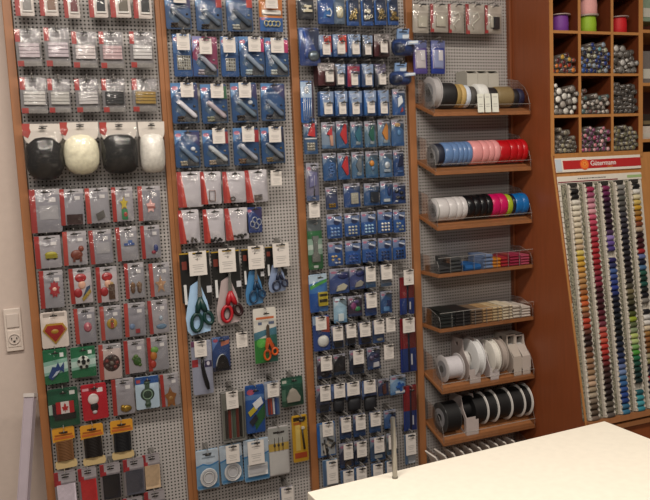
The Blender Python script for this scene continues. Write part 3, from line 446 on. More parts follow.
# ------------------------------------------------------------------ mesh builder
class MB:
    def __init__(s): s.v = []; s.f = []; s.m = []; s.ms = []; s.sm = []
    def mi(s, m):
        if m not in s.ms: s.ms.append(m)
        return s.ms.index(m)
    def poly(s, vs, fs, m, smooth=False, M=None):
        o = len(s.v); i = s.mi(m)
        s.v += [tuple(M @ Vector(p)) if M is not None else tuple(p) for p in vs]
        for f in fs: s.f.append([o+k for k in f]); s.m.append(i); s.sm.append(smooth)
        return s
    def box(s, x0, x1, y0, y1, z0, z1, m, M=None):
        vs = [(x,y,z) for x in (x0,x1) for y in (y0,y1) for z in (z0,z1)]
        return s.poly(vs, [(0,1,3,2),(4,6,7,5),(0,4,5,1),(2,3,7,6),(0,2,6,4),(1,5,7,3)], m, False, M)
    def prism(s, pts, y0, y1, m, M=None):       # outline in x,z; back at y0, front at y1 (y1 < y0)
        a = sum(pts[i][0]*pts[(i+1)%len(pts)][1]-pts[(i+1)%len(pts)][0]*pts[i][1] for i in range(len(pts)))
        if a < 0: pts = pts[::-1]
        n = len(pts)
        vs = [(x,y1,z) for x,z in pts]+[(x,y0,z) for x,z in pts]
        fs = [list(range(n)), list(range(2*n-1,n-1,-1))]+[(i,n+i,n+(i+1)%n,(i+1)%n) for i in range(n)]
        return s.poly(vs, fs, m, False, M)
    def lathe(s, prof, m, axis='z', c=(0,0,0), n=20, smooth=True, M=None):   # prof: (r, t) along axis
        vs = []; fs = []
        for r, t in prof:
            for k in range(n):
                a = 2*math.pi*k/n; p = (r*math.cos(a), r*math.sin(a), t)
                if axis == 'x': p = (t, p[0], p[1])
                elif axis == 'y': p = (p[1], -t, p[0])
                vs.append((p[0]+c[0], p[1]+c[1], p[2]+c[2]))
        for j in range(len(prof)-1):
            for k in range(n): fs.append((j*n+k, j*n+(k+1)%n, (j+1)*n+(k+1)%n, (j+1)*n+k))
        s.poly(vs, fs, m, smooth, M)
        s.poly([vs[k] for k in range(n)], [list(range(n-1,-1,-1))], m, False, M); s.poly([vs[-n+k] for k in range(n)], [list(range(n))], m, False, M)
        return s
    def tube(s, pts, r, m, n=6, closed=False, M=None):
        P = [Vector(p) for p in pts]; vs = []; fs = []; N = len(P); rr = r if isinstance(r, (list,tuple)) else [r]*N
        for i, p in enumerate(P):
            t = (P[(i+1)%N]-P[i-1]) if closed else (P[min(i+1,N-1)]-P[max(i-1,0)])
            t.normalize(); up = Vector((0,1,0)) if abs(t.y) < .9 else Vector((0,0,1))
            a = t.cross(up).normalized(); b = t.cross(a).normalized()
            for k in range(n):
                g = 2*math.pi*k/n; vs.append(tuple(p+(a*math.cos(g)+b*math.sin(g))*rr[i]))
        for i in range(N if closed else N-1):
            j = (i+1) % N
            for k in range(n): fs.append((i*n+k, i*n+(k+1)%n, j*n+(k+1)%n, j*n+k))
        if not closed: fs += [list(range(n))[::-1], [(N-1)*n+k for k in range(n)]]
        return s.poly(vs, fs, m, True, M)
    def dome(s, cx, cz, rx, rz, y0, d, m, p=2., n=16, k=4):
        vs = []; fs = []
        for j in range(k):
            a = math.pi/2*j/k; q = math.cos(a); e = math.sin(a)
            for i in range(n):
                t = 2*math.pi*i/n; c_, s_ = math.cos(t), math.sin(t)
                x = math.copysign(abs(c_)**(2/p), c_); z = math.copysign(abs(s_)**(2/p), s_)
                vs.append((cx+rx*x*q, y0-d*e, cz+rz*z*q))
        vs.append((cx, y0-d, cz))
        for j in range(k-1):
            for i in range(n): fs.append((j*n+i, j*n+(i+1)%n, (j+1)*n+(i+1)%n, (j+1)*n+i))
        for i in range(n): fs.append(((k-1)*n+i, (k-1)*n+(i+1)%n, k*n))
        fs.append(list(range(n))[::-1])
        return s.poly(vs, fs, m, True)
    def build(s, name, parent=None, loc=(0,0,0), bevel=0):
        me = bpy.data.meshes.new(name); me.from_pydata(s.v, [], s.f)
        for m in s.ms: me.materials.append(m)
        me.polygons.foreach_set('material_index', s.m); me.polygons.foreach_set('use_smooth', s.sm); me.update()
        o = bpy.data.objects.new(name, me); C.objects.link(o); o.location = loc
        if parent: o.parent = parent
        if bevel:
            b = o.modifiers.new('bevel', 'BEVEL'); b.width = bevel; b.segments = 2; b.limit_method = 'ANGLE'
        return o
def tag(o, label, cat, group=None):
    o['label'] = label; o['category'] = cat
    if group: o['group'] = group
    return o
def struct(o, label=None):
    o['kind'] = 'structure'
    if label: o['label'] = label
    return o
def thing(name, label, cat, loc, group=None, rot=(0,0,0)):
    o = bpy.data.objects.new(name, None); C.objects.link(o); o.location = loc; o.rotation_euler = rot; o.empty_display_size = .02
    return tag(o, label, cat, group)
def copy_thing(root, loc, label, group=None, rot=None):
    r = root.copy(); C.objects.link(r); r.location = loc; r['label'] = label
    if rot is not None: r.rotation_euler = rot
    if group: r['group'] = group
    for ch in list(root.children):
        c = ch.copy(); C.objects.link(c); c.parent = r
        for g in list(ch.children):
            d = g.copy(); C.objects.link(d); d.parent = c
    return r
def ell(cx, cz, rx, rz, n=14): return [(cx+rx*math.cos(2*math.pi*i/n), cz+rz*math.sin(2*math.pi*i/n)) for i in range(n)]
def rot_rect(cx, cz, L, T, ang):
    c, s = math.cos(ang), math.sin(ang)
    return [(cx+c*a-s*b, cz+s*a+c*b) for a, b in ((-L/2,-T/2),(L/2,-T/2),(L/2,T/2),(-L/2,T/2))]
def star(cx, cz, r, r2, n, a0=math.pi/2): return [(cx+(r if i%2==0 else r2)*math.cos(a0+math.pi*i/n), cz+(r if i%2==0 else r2)*math.sin(a0+math.pi*i/n)) for i in range(2*n)]
# ------------------------------------------------------------------ the setting
floor = struct(MB().box(-2.5, 3.6, -4.5, .14, -.02, 0, mat('8a7a68', .35)).build('floor'), 'plain beige grey shop floor')
wall_back = struct(MB().box(-2.5, 3.6, .045, .14, 0, 2.85, mat('c2b2a8', .8)).build('wall_back'), 'off-white painted wall behind the pegboards')
bb = struct(MB().box(-2.5, -.01, .03, .045, 0, .09, mat('b8b0a8', .5)).build('baseboard_back'), 'pale baseboard along the wall')

# socket with switch on the wall
sx0, sx1, sz0, sz1 = SOCKET
sw = sx1-sx0; shh = sz1-sz0; scx = (sx0+sx1)/2
t = thing('wall_socket', 'white wall plate with switch above a round power socket', 'power socket', (scx, .045, sz0))
PW = mat('cfc2b8', .4); PW2 = mat('c6b9b0', .4)
MB().box(-sw/2, sw/2, -.010, 0, 0, shh, PW).build('face_plate', t, bevel=.002)
MB().box(-sw*.36, sw*.36, -.014, -.009, shh*.56, shh*.88, PW2).build('rocker_switch', t, bevel=.0015)
so = MB().box(-sw*.38, sw*.38, -.012, -.009, shh*.10, shh*.50, PW).build('socket_insert', t, bevel=.0015)
m = MB(); m.lathe([(.0145,.0),(.0145,.0035),(.0125,.0035),(.0125,.001)], PW2, 'y', (0,-.0115,shh*.29), 24); m.build('socket_ring', t)
m = MB(); DK = mat('2a2420', .6)
for dx, dz in ((-.0065,.002),(.0065,.002)): m.prism(rot_rect(dx, shh*.29+dz, .0022, .005, 0), -.012, -.0158, DK)
m.prism([(-.003,shh*.29-.004),(.003,shh*.29-.004),(.002,shh*.29-.008),(-.002,shh*.29-.008)], -.012, -.0158, DK); m.build('pin_holes', t)

# pegboards : perforated sheet of octagonal holes on a 1 cm pitch
W = .385; PITCH = .01; Z0, Z1 = .30, 2.30
def perforated():
    nx, nz = 36, int(round((Z1-Z0)/PITCH)); r = .0025; v = []; f = []
    for j in range(nz):
        for i in range(nx):
            cx = (i+.5)*PITCH; cz = (j+.5)*PITCH; o = len(v); h = PITCH/2
            for dx, dz in ((-h,-h),(0,-h),(h,-h),(h,0),(h,h),(0,h),(-h,h),(-h,0)): v.append((cx+dx, 0, cz+dz))
            for k in range(8):
                a = math.radians(-135+45*k); v.append((cx+r*math.cos(a), 0, cz+r*math.sin(a)))
            for k in range(8): f.append((o+k, o+(k+1)%8, o+8+(k+1)%8, o+8+k))
    me = bpy.data.meshes.new('perforated_sheet'); me.from_pydata(v, [], f); me.materials.append(mat('a8a3a0', .5, 0, .4)); return me
PM = perforated()
BN = ['leftmost grey perforated pegboard beside the white wall', 'second grey perforated pegboard from left, with the scissors', 'third grey perforated pegboard from left, crowded with blue cards', 'grey perforated pegboard behind the ribbon shelves']
for k in range(4):
    t = thing('pegboard', BN[k], 'pegboard', (k*W+.025 + (0.004 if k == 1 else 0), 0, Z0), 'perforated pegboard panels')
    s = bpy.data.objects.new('perforated_sheet', PM); C.objects.link(s); s.parent = t
    MB().box(0, .358, .016, .022, 0, Z1-Z0, mat('1c1814', .9)).build('hole_shade_sheet', t)  # unseen near-black sheet added so the holes look dark
WO = wood('9a6640'); WD = wood('8a4a2a'); WL = wood('b07a46')
PX = [(.0005,.022,'slim wooden post at the far left of the pegboards'), (W,.0135,'left half of the double wooden post beside the scissors board'), (W+.0137,.0135,'right half of the double wooden post beside the scissors board'),
      (2*W,.024,'wooden post between the second and third pegboards'), (3*W,.024,'wooden post between the blue cards and the ribbon shelves'), (4*W-.003,.0095,'wooden post at the right end of the ribbon shelves')]
for k, (x, w_, lab) in enumerate(PX):
    tag(MB().box(x, x+w_, -.016, .045, 0, 2.36, wood('7c4426') if k == 5 else WO).build('wooden_post', bevel=.0015), lab, 'post', 'wooden posts of the display wall')

# ------------------------------------------------------------------ hooks, tags
CLIP = mat('1c1a1a', .4)
def hook(x, z, depth, lab, clip=True):
    m = MB(); m.tube([(0,-.0005,0),(0,-depth*.5,.001),(0,-depth-.018,.004),(0,-depth-.021,.009)], .0015, STEEL)
    m.tube([(.0,-.0005,.015),(.0,-depth*.5,.0165),(.0,-depth-.016,.018),(0,-depth-.018,.015)], .0014, STEEL)
    m.tube([(.012,-.0005,.003),(.012,-depth*.6,.004),(.012,-depth+.004,.005)], .0014, STEEL)
    m.box(-.002, .014, -.0016, -.0003, -.002, .017, STEEL)
    o = m.build('peg_hook', None, (x, 0, z))
    if clip:
        c = MB(); c.prism([(-.009,.001),(.009,.001),(.009,.004),(.003,.0045),(.002,.007),(-.002,.007),(-.003,.0045),(-.009,.004)], -depth-.0165, -depth-.018, CLIP); c.build('hook_clip', o)
    return tag(o, lab, 'hook', 'wire peg hooks')
TEXTM = mat('a8a4a0', .6); TAGM = mat('cfc8c2', .55)
def price_tag(x, z, w, h, y, lab):
    t = thing('price_tag', lab, 'price tag', (x, -y, z-h/2), 'white price tags')
    m = MB()
    slot = [(-w*.28,h*.86),(w*.28,h*.86),(w*.28,h*.91),(w*.1,h*.91),(w*.06,h*.95),(-w*.06,h*.95),(-w*.1,h*.91),(-w*.28,h*.91)]
    m.box(-w/2, w/2, -.0009, 0, 0, h*.86, TAGM); m.box(-w/2, w/2, -.0009, 0, h*.95, h, TAGM)
    m.box(-w/2, -w*.28, -.0009, 0, h*.86, h*.95, TAGM); m.box(w*.28, w/2, -.0009, 0, h*.86, h*.95, TAGM)
    m.build('tag_card', t)
    m = MB()
    for zz, ww in ((.74,.5),(.66,.3),(.42,.62),(.34,.62),(.26,.44),(.14,.55)):
        m.box(-w*ww/2, w*ww/2, -.0012, -.0009, h*zz, h*(zz+.03), TEXTM)
    m.build('printed_lines', t)
    return t
# ------------------------------------------------------------------ packs
G = .76
RED = 'ae2a24'
class Pack:
    def __init__(s, name, cat, label, group, x, z, w, h, y, th=.004):
        s.w, s.h, s.th = w, h, th
        s.t = thing(name, label, cat, (x, -y+0.0, z-h/2), group, (0, random.uniform(-.02,.02), 0)); s.card = MB(); s.n = 0; s.parts = {}
    def P(s, pts): return [((a-.5)*s.w, b*s.h) for a, b in pts]
    def base(s, col, x0=0, z0=0, x1=1, z1=1, rough=.45, slot=True):
        c = .04
        pts = [(x0+c,z0),(x1-c,z0),(x1,z0+c),(x1,z1-c),(x1-c,z1),(x0+c,z1),(x0,z1-c),(x0,z0+c)]
        s.card.prism(s.P(pts), s.th, 0, mat(col, rough))
        if slot: s.hang = (.5*(x0+x1), z1-.05)
    def z(s, pts, col, rough=.45):
        s.n += 1; s.card.prism(s.P(pts), 0, -.00025*s.n, mat(col, rough))
    def zr(s, x0, z0, x1, z1, col, rough=.45): s.z([(x0,z0),(x1,z0),(x1,z1),(x0,z1)], col, rough)
    def ze(s, cx, cz, rx, rz, col, rough=.45): s.z(ell(cx,cz,rx,rz), col, rough)
    def part(s, name):
        if name not in s.parts: s.parts[name] = MB()
        return s.parts[name]
    def pr(s, name, pts, col, d=.004, rough=.5, metal=0, kind='plain'):
        s.n += 1; s.part(name).prism(s.P(pts), -.00025*s.n, -.00025*s.n-d, mat(col, rough, metal, .5, kind))
    def rect(s, name, x0, z0, x1, z1, col, d=.004, **k): s.pr(name, [(x0,z0),(x1,z0),(x1,z1),(x0,z1)], col, d, **k)
    def dome(s, name, cx, cz, rx, rz, col, d=.006, rough=.4, metal=0, p=2., kind='plain'):
        s.part(name).dome((cx-.5)*s.w, cz*s.h, rx*s.w, rz*s.h, -.0005, d, mat(col, rough, metal, .5, kind), p)
    def ring(s, name, cx, cz, rx, rz, r, col, y=-.004, metal=0, rough=.4):
        s.part(name).tube([((a-.5)*s.w, y, b*s.h) for a, b in ell(cx,cz,rx,rz,14)], r, mat(col, rough, metal), 6, True)
    def line(s, name, pts, r, col, y=-.004, metal=0, rough=.4):
        s.part(name).tube([((a-.5)*s.w, y, b*s.h) for a, b in pts], r, mat(col, rough, metal), 8)
    def film(s, crinkle=False, bulge=.008, x0=0, z0=0, x1=1, z1=1, name='plastic_film'):
        nx, nz = 8, 10; v = []; f = []
        for j in range(nz+1):
            for i in range(nx+1):
                a, b = i/nx, j/nz; e = (math.sin(math.pi*a)*math.sin(math.pi*min(1,b*1.15)))**.45 if 0<a<1 and 0<b<.87 else 0
                y = -.0012-.00025*s.n - e*bulge*(.75+.5*random.random())
                v.append(((x0+a*(x1-x0)-.5)*s.w, y, (z0+b*(z1-z0))*s.h))
        for j in range(nz):
            for i in range(nx): k = j*(nx+1)+i; f.append((k, k+1, k+nx+2, k+nx+1))
        s.part(name).poly(v, f, FILM2 if crinkle else FILM, True)
    def done(s):
        if s.card.v: s.card.build('card', s.t)
        for n_, m in s.parts.items(): m.build(n_, s.t)
        return s.t

def mute(c, k=.86, g=.12):
    v = [int(c[i:i+2],16) for i in (0,2,4)]; m = sum(v)/3
    return '%02x%02x%02x' % tuple(int(max(0,min(255,(q*(1-g)+m*g)*k))) for q in v)
def k_boxed(p, o):
    p.base('c8beb8'); p.zr(0,0,.26,1,RED); p.zr(.26,.1,.34,1,'d8d0cc')
    p.rect('packed_ribbon', .42,.22,.86,.95, o['c'], .004); p.rect('packed_ribbon', .38,.16,.9,.22,'d8d4d0',.003)
    p.film(bulge=.007)
def k_elastic(p, o):
    o = dict(c=mute(o['c'],.86,0)); p.base('827e80'); p.zr(.2,.72,1,.98,'8f8b8e'); p.zr(0,.66,.2,1,RED); p.zr(.02,0,.27,.15,'b43028'); p.zr(.27,0,1,.13,'8c8886')
    p.zr(.34,.89,.7,.915,'3c3836')
    for k in range(4): p.rect('elastic_band', .12,.24+.095*k,.93,.32+.095*k, o['c'], .006, kind='thread')
    p.film(random.random() < .7, .010)
def k_pads(p, o):
    w, h = p.w, p.h
    sq = 3.6 if o.get('sq') else 2.5
    p.dome('shoulder_pad', .5, .40, .5, .40, {'1e1418':'0c0708','161618':'08080a'}.get(o['c'], o['c']), .030, .8, 0, sq, 'fluff')
    n = 12; arc = [(.98*math.cos(math.pi*i/n)*.5+.5, .80-.22*math.sin(math.pi*i/n)) for i in range(n+1)]
    p.card.prism(p.P([(0,1),(1,1)]+arc[:]), .002, -.012, mat('ccc4bc', .5))
    if not o.get('nored'):
        p.card.prism(p.P([(-.01,1.005),(.19,1.005),(.17,.93),(.2,.86),(.12,.75),(-.01,.8)]), -.012, -.0128, mat('b03a30', .4))
    p.card.prism(p.P([(.42,.95),(.62,.95),(.62,.965),(.42,.965)]), -.012, -.0128, mat('302c2a', .5))
    nx, nz = 14, 14; v = []; f = []
    for j in range(nz+1):
        for i in range(nx+1):
            a, b = i/nx, j/nz; e = (math.sin(math.pi*a)*math.sin(math.pi*min(1,b/.95)))**.5 if 0<a<1 and 0<b<.95 else 0
            v.append(((a-.5)*w*1.04, -.014*(j/nz)-.034*e*(.9+.2*random.random())-.001, b*h*.88))
    for j in range(nz):
        for i in range(nx): k = j*(nx+1)+i; f.append((k, k+1, k+nx+2, k+nx+1))
    p.part('plastic_film').poly(v, f, FILM2 if o.get('f') else FILM, True)
def motif(p, m):
    P = 'motif_patch'
    if m == 'brown_square': p.rect(P,.25,.02,.92,.3,'3c1c1c',.003)
    elif m == 'grey_square': p.pr(P, rot_rect(.6,.22,.36,.2,.3),'6c6864',.003)
    elif m == 'flower': p.rect(P,.42,.05,.7,.35,'3c9460',.002); p.pr(P,star(.55,.52,.2,.1,5),'d8c040',.003); p.dome(P,.6,.2,.12,.1,'c84840',.004)
    elif m == 'pale': p.pr(P,star(.55,.42,.22,.12,5),'d8a8a4',.002); p.rect(P,.4,.35,.75,.42,'b06860',.002)
    elif m == 'car': p.dome(P,.6,.42,.24,.09,'c0b428',.004); p.rect(P,.38,.3,.85,.42,'a89c20',.003); p.dome(P,.48,.3,.07,.05,'302c20',.004); p.dome(P,.74,.3,.07,.05,'302c20',.004)
    elif m == 'dog': p.dome(P,.55,.3,.26,.15,'8c4430',.004); p.dome(P,.75,.48,.12,.09,'9c4c38',.005); p.rect(P,.38,.1,.48,.25,'7c3c2c',.003); p.rect(P,.66,.1,.76,.25,'7c3c2c',.003)
    elif m == 'blue_word': p.rect(P,.35,.45,.85,.52,'3c5ca0',.002); p.rect(P,.55,.52,.75,.6,'5070b0',.002)
    elif m == 'bird': p.dome(P,.75,.3,.12,.12,'3c4c90',.004); p.dome(P,.62,.18,.12,.06,'b03850',.004)
    elif m == 'rosette': p.pr(P,star(.62,.5,.24,.17,9),'b83038',.002); p.dome(P,.62,.5,.12,.07,'d8b0a0',.004)
    elif m in ('redblob','redblob2'):
        p.dome(P,.52,.72,.27,.13,'c82c30',.005); p.dome(P,.55,.52,.18,.13,'d8a890',.005); p.dome(P,.35,.3,.2,.14,'b82830',.004)
        if m == 'redblob': p.pr(P,[(.5,.1),(.85,.28),(.92,.5),(.75,.45),(.6,.25)],'2c4c70',.003); p.pr(P,[(.55,.05),(.95,.3),(.9,.4),(.5,.14)],'c0a040',.003)
        else: p.rect(P,.55,.08,.85,.5,'5c3c28',.004); p.dome(P,.7,.52,.12,.05,'c0a060',.005)
    elif m == 'pair':
        for x in (.38,.72): p.dome(P,x,.36,.15,.09,'8c6848',.004); p.dome(P,x,.24,.12,.11,'74523a',.004); p.dome(P,x,.42,.06,.05,'b08860',.006)
    elif m == 'star': p.pr(P,star(.52,.35,.28,.12,5),'c89870',.003); p.dome(P,.52,.35,.1,.07,'e0c8a0',.004)
    elif m == 'pinkdot': p.dome(P,.62,.45,.2,.14,'c86878',.004); p.dome(P,.62,.48,.08,.06,'e0a8a8',.006)
    elif m == 'ladybird': p.dome(P,.55,.47,.26,.16,'c4a030',.004); p.rect(P,.48,.36,.62,.6,'b03c30',.006); p.dome(P,.55,.55,.08,.06,'4c7c40',.008)
    elif m == 'boat': p.dome(P,.35,.3,.14,.09,'7c94b8',.003); p.rect(P,.5,.1,.7,.22,'b84048',.003)
    elif m == 'bluefish': p.dome(P,.62,.2,.28,.08,'6c90b0',.003); p.dome(P,.62,.45,.1,.08,'98a8b8',.003)
    elif m == 'shark':
        p.pr(P,[(.15,.22),(.35,.5),(.5,.48),(.6,.62),(.68,.46),(.85,.6),(.82,.3),(.7,.38),(.5,.25),(.3,.12)],'284c90',.003); p.pr(P,[(.3,.2),(.5,.36),(.66,.38),(.5,.26)],'b8c4d0',.004)
    elif m == 'ball':
        p.dome(P,.5,.5,.26,.22,'d8dcd4',.004); p.pr(P,star(.5,.52,.1,.082,5),'101818',.0075)
        for k in range(5):
            a = math.pi/2+2*math.pi*k/5; p.pr(P,ell(.5+.2*math.cos(a),.5+.17*math.sin(a),.065,.055,6),'101818',.0055)
    elif m == 'darkround':
        p.dome(P,.56,.46,.4,.26,'401c1c',.003,p=2); 
        for k in range(7):
            a = 2*math.pi*k/7; p.dome(P,.56+.24*math.cos(a),.46+.15*math.sin(a),.09,.06,('8c3430','6c5a50','2c2420')[k%3],.006)
        p.dome(P,.56,.46,.1,.07,'807468',.007)
    elif m == 'frog': p.dome(P,.6,.36,.2,.14,'406c30',.004); p.dome(P,.55,.5,.12,.07,'5c8038',.005); p.dome(P,.42,.44,.07,.05,'5c8038',.005); p.dome(P,.72,.24,.1,.05,'5c8038',.004)
    elif m == 'orange': p.dome(P,.35,.62,.2,.1,'7cb050',.004); p.dome(P,.28,.45,.17,.14,'d88438',.005); p.dome(P,.22,.2,.16,.12,'c83c30',.004)
    elif m == 'goldlow': p.dome(P,.6,.16,.26,.1,'c09838',.006,.3,.6); p.dome(P,.45,.22,.1,.06,'d8b048',.008,.3,.6)
    elif m == 'goldstar': p.pr(P,star(.5,.26,.34,.2,5),'a86c34',.003); p.dome(P,.5,.26,.16,.09,'c89858',.005)
def dull(p, m):
    global G
    keep = G; G = .62; motif(p, m); G = keep
def k_appl(p, o):
    g = random.choice(['8a8890','908e94','98949a'])
    p.base(g); p.zr(.2,.87,1,1,'a8a4a8'); p.zr(.42,.925,.8,.945,'2c2828'); p.zr(0,0,.19,1,'ac302a' if random.random()<.7 else 'b8443a'); p.zr(.62,.70,.84,.8,'c8c4c4')
    if o['m'] == 'none': p.zr(.3,.3,.9,.62,'98969a')
    if o['m'] == 'darkround': p.zr(.2,0,1,.86,'b8a8a4')
    if o['m'].startswith('redblob'): p.zr(.2,0,1,.86,'b0a8ac')
    dull(p, o['m']); p.film(o.get('wide') or random.random() < .25, .007)
def k_motif(p, o):
    p.base(o['c'])
    if o.get('bands'): p.z([(0,.25),(1,.32),(1,.72),(0,.65)],'8cb8a8'); p.z([(0,.34),(1,.41),(1,.6),(0,.53)],'b8d0c8')
    if o['m'] == 'flag':
        p.z([(0,.35),(1,.42),(1,.9),(0,.83)],'1c5c40'); p.z([(.0,.35),(.16,.35),(.16,.62),(0,.6)],'a8bcb0'); p.zr(.72,.82,.9,.92,'d0d0cc')
        p.rect('flag_patch',.16,.2,.88,.36,'1c1c1c',.003); p.rect('flag_patch',.12,.32,.3,.62,'302028',.003)
        p.rect('flag_patch',.24,.36,.4,.66,'c02428',.004); p.rect('flag_patch',.4,.36,.68,.66,'d4ccc8',.004); p.rect('flag_patch',.68,.36,.84,.66,'c02428',.004)
        p.pr('flag_patch',[(.53,.4),(.53,.45),(.46,.44),(.47,.48),(.43,.53),(.47,.54),(.5,.53),(.51,.6),(.54,.63),(.57,.6),(.58,.53),(.61,.54),(.65,.53),(.61,.48),(.62,.44),(.55,.45),(.55,.4)],'c02428',.005)
    elif o['m'] == 'whiteoval':
        p.zr(.05,.83,.3,.9,'d8a0a8'); p.zr(.62,.76,.85,.88,'d8d0d0'); p.zr(.3,.8,.6,.9,'901820')
        p.dome('motif_patch',.45,.58,.22,.16,'e0d8d4',.004); p.dome('motif_patch',.47,.36,.16,.14,'241c20',.004); p.dome('motif_patch',.47,.22,.1,.06,'c8c0c0',.005)
    elif o['m'] == 'shield':
        p.zr(.1,.86,.9,.96,'a89c94'); p.pr('shield_patch',[(.05,.5),(.2,.68),(.82,.68),(.97,.5),(.5,.1)],'c0942c',.003); p.pr('shield_patch',[(.12,.5),(.24,.63),(.78,.63),(.9,.5),(.5,.17)],'a8201c',.004)
        p.dome('shield_patch',.5,.46,.2,.09,'c0942c',.006)
    elif o['m'] == 'watch':
        p.zr(0,.78,1,1,o['top']); p.zr(.05,.82,.22,.92,'c05050'); p.rect('motif_patch',.4,.05,.6,.85,'4c6454',.003); p.dome('motif_patch',.5,.45,.3,.2,'34483c',.004); p.ring('motif_patch',.5,.45,.2,.14,.0014,'8ca890')
        p.dome('motif_patch',.5,.14,.14,.08,'3c5444',.005); p.dome('motif_patch',.5,.8,.14,.06,'3c5444',.005)
    if o['m'] in ('shark','ball'): p.zr(.7,.76,.86,.88,'d4d8d4'); dull(p, o['m'])
    p.film(bulge=.005)
def k_wound(p, o):
    p.th = .0015
    pts = [(0,.06),(.06,0),(.94,0),(1,.06),(.98,.17),(.88,.2),(.9,.7),(1,.74),(1,.96),(.94,1),(.06,1),(0,.96),(0,.74),(.1,.7),(.12,.2),(.02,.17)]
    p.card.prism(p.P(pts), .002, 0, mat('c8ae7c',.6))
    p.z([(0,.66),(1,.7),(1,.97),(.94,1),(.06,1),(0,.97)],'d8982c'); p.zr(.3,.86,.7,.9,'5c3418'); p.zr(.06,.72,.95,.78,'c46830'); p.zr(.1,.8,.9,.84,'a85c20')
    m = p.part('wound_cord'); n = 13
    for k in range(n):
        zc = .2+.48*(k+.5)/n; m.tube([((.12-.5)*p.w,-.001,zc*p.h),((.5-.5)*p.w,-.0065,(zc+.006)*p.h),((.88-.5)*p.w,-.001,(zc+.012)*p.h)], .5*.48*p.h/n*1.15, mat(o['c'],.7,0,.3,'thread'), 6)
    m.box(-.37*p.w,.37*p.w,-.004,.006,.2*p.h,.68*p.h,mat(o['c'],.8))
def k_patch(p, o):
    p.base('8c8488'); p.zr(.08,.72,1,.96,'a8a2a6'); p.zr(.35,.9,.72,.93,'302c2c'); p.zr(0,.66,.2,1,'a82c34'); p.zr(.08,.68,.3,.78,'b83038')
    p.rect('folded_fabric', .1,.01,.95,.68, o['c'], .004, rough=.8, kind='fluff'); p.film(bulge=.006)
def blue(p, c='1f5fa8', c2=None):
    p.base(c); p.z([(0,.62),(.5,1),(0,1)],'5a8abf'); p.z([(.35,.96),(1,.55),(1,.96)], c2 or '3c3c6c'); p.ze(.15,.87,.12,.05,'c06c84')
def k_snap(p, o):
    if 'c' in o: p.base(o['c']); p.z([(0,.45),(.55,.2),(1,.2),(1,0),(0,0)],'2c5490'); p.z([(0,.6),(.4,1),(0,1)],'8888b8'); p.ze(.15,.87,.12,.05,'d0708c')
    else: blue(p, '234e80', o.get('c2'))
    if 'corner' in o: p.zr(.78,.62,1,.94,o['corner'])
    p.z([(.3,.55),(1,.0),(.6,.0),(.1,.35)],'35506c')
    p.z([(.35,.04),(.95,.04),(.95,.3),(.6,.36)],'3c4048')
    a = (.22,.56); b = (.88,.14)
    p.line('plastic_tube', [a,(.3,.51),(.8,.19),b], [.005,.0072,.0072,.005], mute(o['tube'],1.0,.45), -.006, 0, .25)
    if o.get('logo2'): p.line('tube_sticker', [(.4,.445),(.66,.28)], .0066, 'c88890', -.0063)
    for k in range(6):
        p.dome('snap_fasteners', .24+.085*(k%3)+random.uniform(-.02,.02), .08+.07*(k//3), .065,.036, o['bits'], .006, .3, .25)
    p.dome('snap_fasteners', .84,.42,.05,.03,o['bits'],.004,.3,.5)
    if o.get('dot'): p.dome('setting_tool', .72,.5,.1,.06,'d8dce0',.006)
    p.film(bulge=.011)
def k_beads(p, o):
    p.base('1c5290'); p.zr(0,.55,1,1,'4c78b0'); p.ze(.2,.88,.16,.05,'b87088')
    x0,z0,x1,z1 = (.25,.14,.8,.46) if o.get('few') else (.18,.16,.92,.5)
    p.rect('stud_tray',x0,z0,x1,z1,'8c8c88',.002)
    nx, nz = (4,4) if o.get('few') else (6,5)
    for i in range(nx):
        for j in range(nz): p.dome('studs', x0+(x1-x0)*(i+.5)/nx, z0+(z1-z0)*(j+.5)/nz, .05,.03, random.choice(['d0ccbc','a8a496','706c60']), .005,.25,.6)
    p.film(bulge=.01)
def k_buttons(p, o):
    p.base('d07c30'); p.zr(0,0,1,.36,'2c64a8'); p.zr(.1,.42,.9,.56,'d0ccc4'); p.ze(.14,.32,.1,.03,'c06c84')
    for k in range(4): p.ring('metal_rings', .26+.17*k, .2,.085,.07,.0018,'c0b890',-.005,.7)
    p.rect('white_tool',.1,.44,.9,.53,'d8d4cc',.006); p.film(bulge=.011)
def k_hookbag(p, o):
    p.base('b4b0b6'); p.zr(.2,.84,1,.98,'c4c0c4'); p.zr(.0,0,.17,1,'b4302a'); p.z([(.17,1),(.34,0),(.17,0)],'cc4a3c'); p.zr(.42,.9,.8,.925,'2c2828')
    m = o['m']; K = 'metal_bits'
    if m == 'frame':
        p.line(K,[(.4,.1),(.4,.42),(.68,.42),(.68,.1),(.4,.1)],.0013,'8c6c60',-.004,.6)
    elif m == 'ring': p.ring(K,.4,.13,.1,.06,.0016,'605850',-.004,.7)
    elif m == 'bars':
        for k in range(4): p.line(K,[(.35,.08+.045*k),(.72,.09+.045*k)],.0013,'807468',-.004,.7)
    elif m in ('specks','blackbits','blackbits2'):
        for k in range(9 if m != 'specks' else 6): p.dome(K, random.uniform(.35,.85), random.uniform(.04,.16), .07,.035, '141414' if m!='specks' else '58504c', .006)
    p.film(m in ('shine','blackbits2','bars','ring'), .010)
def k_ringcard(p, o):
    p.base('2c4484'); p.ze(.2,.86,.14,.06,'b86880'); p.z([(.3,.95),(1,.5),(1,.95)],'3c3464')
    for x,z in ((.35,.35),(.6,.28),(.78,.42),(.5,.5)): p.ring('metal_rings',x,z,.15,.12,.0014,'b8bcc4',-.004,.7)
    p.film(bulge=.007)
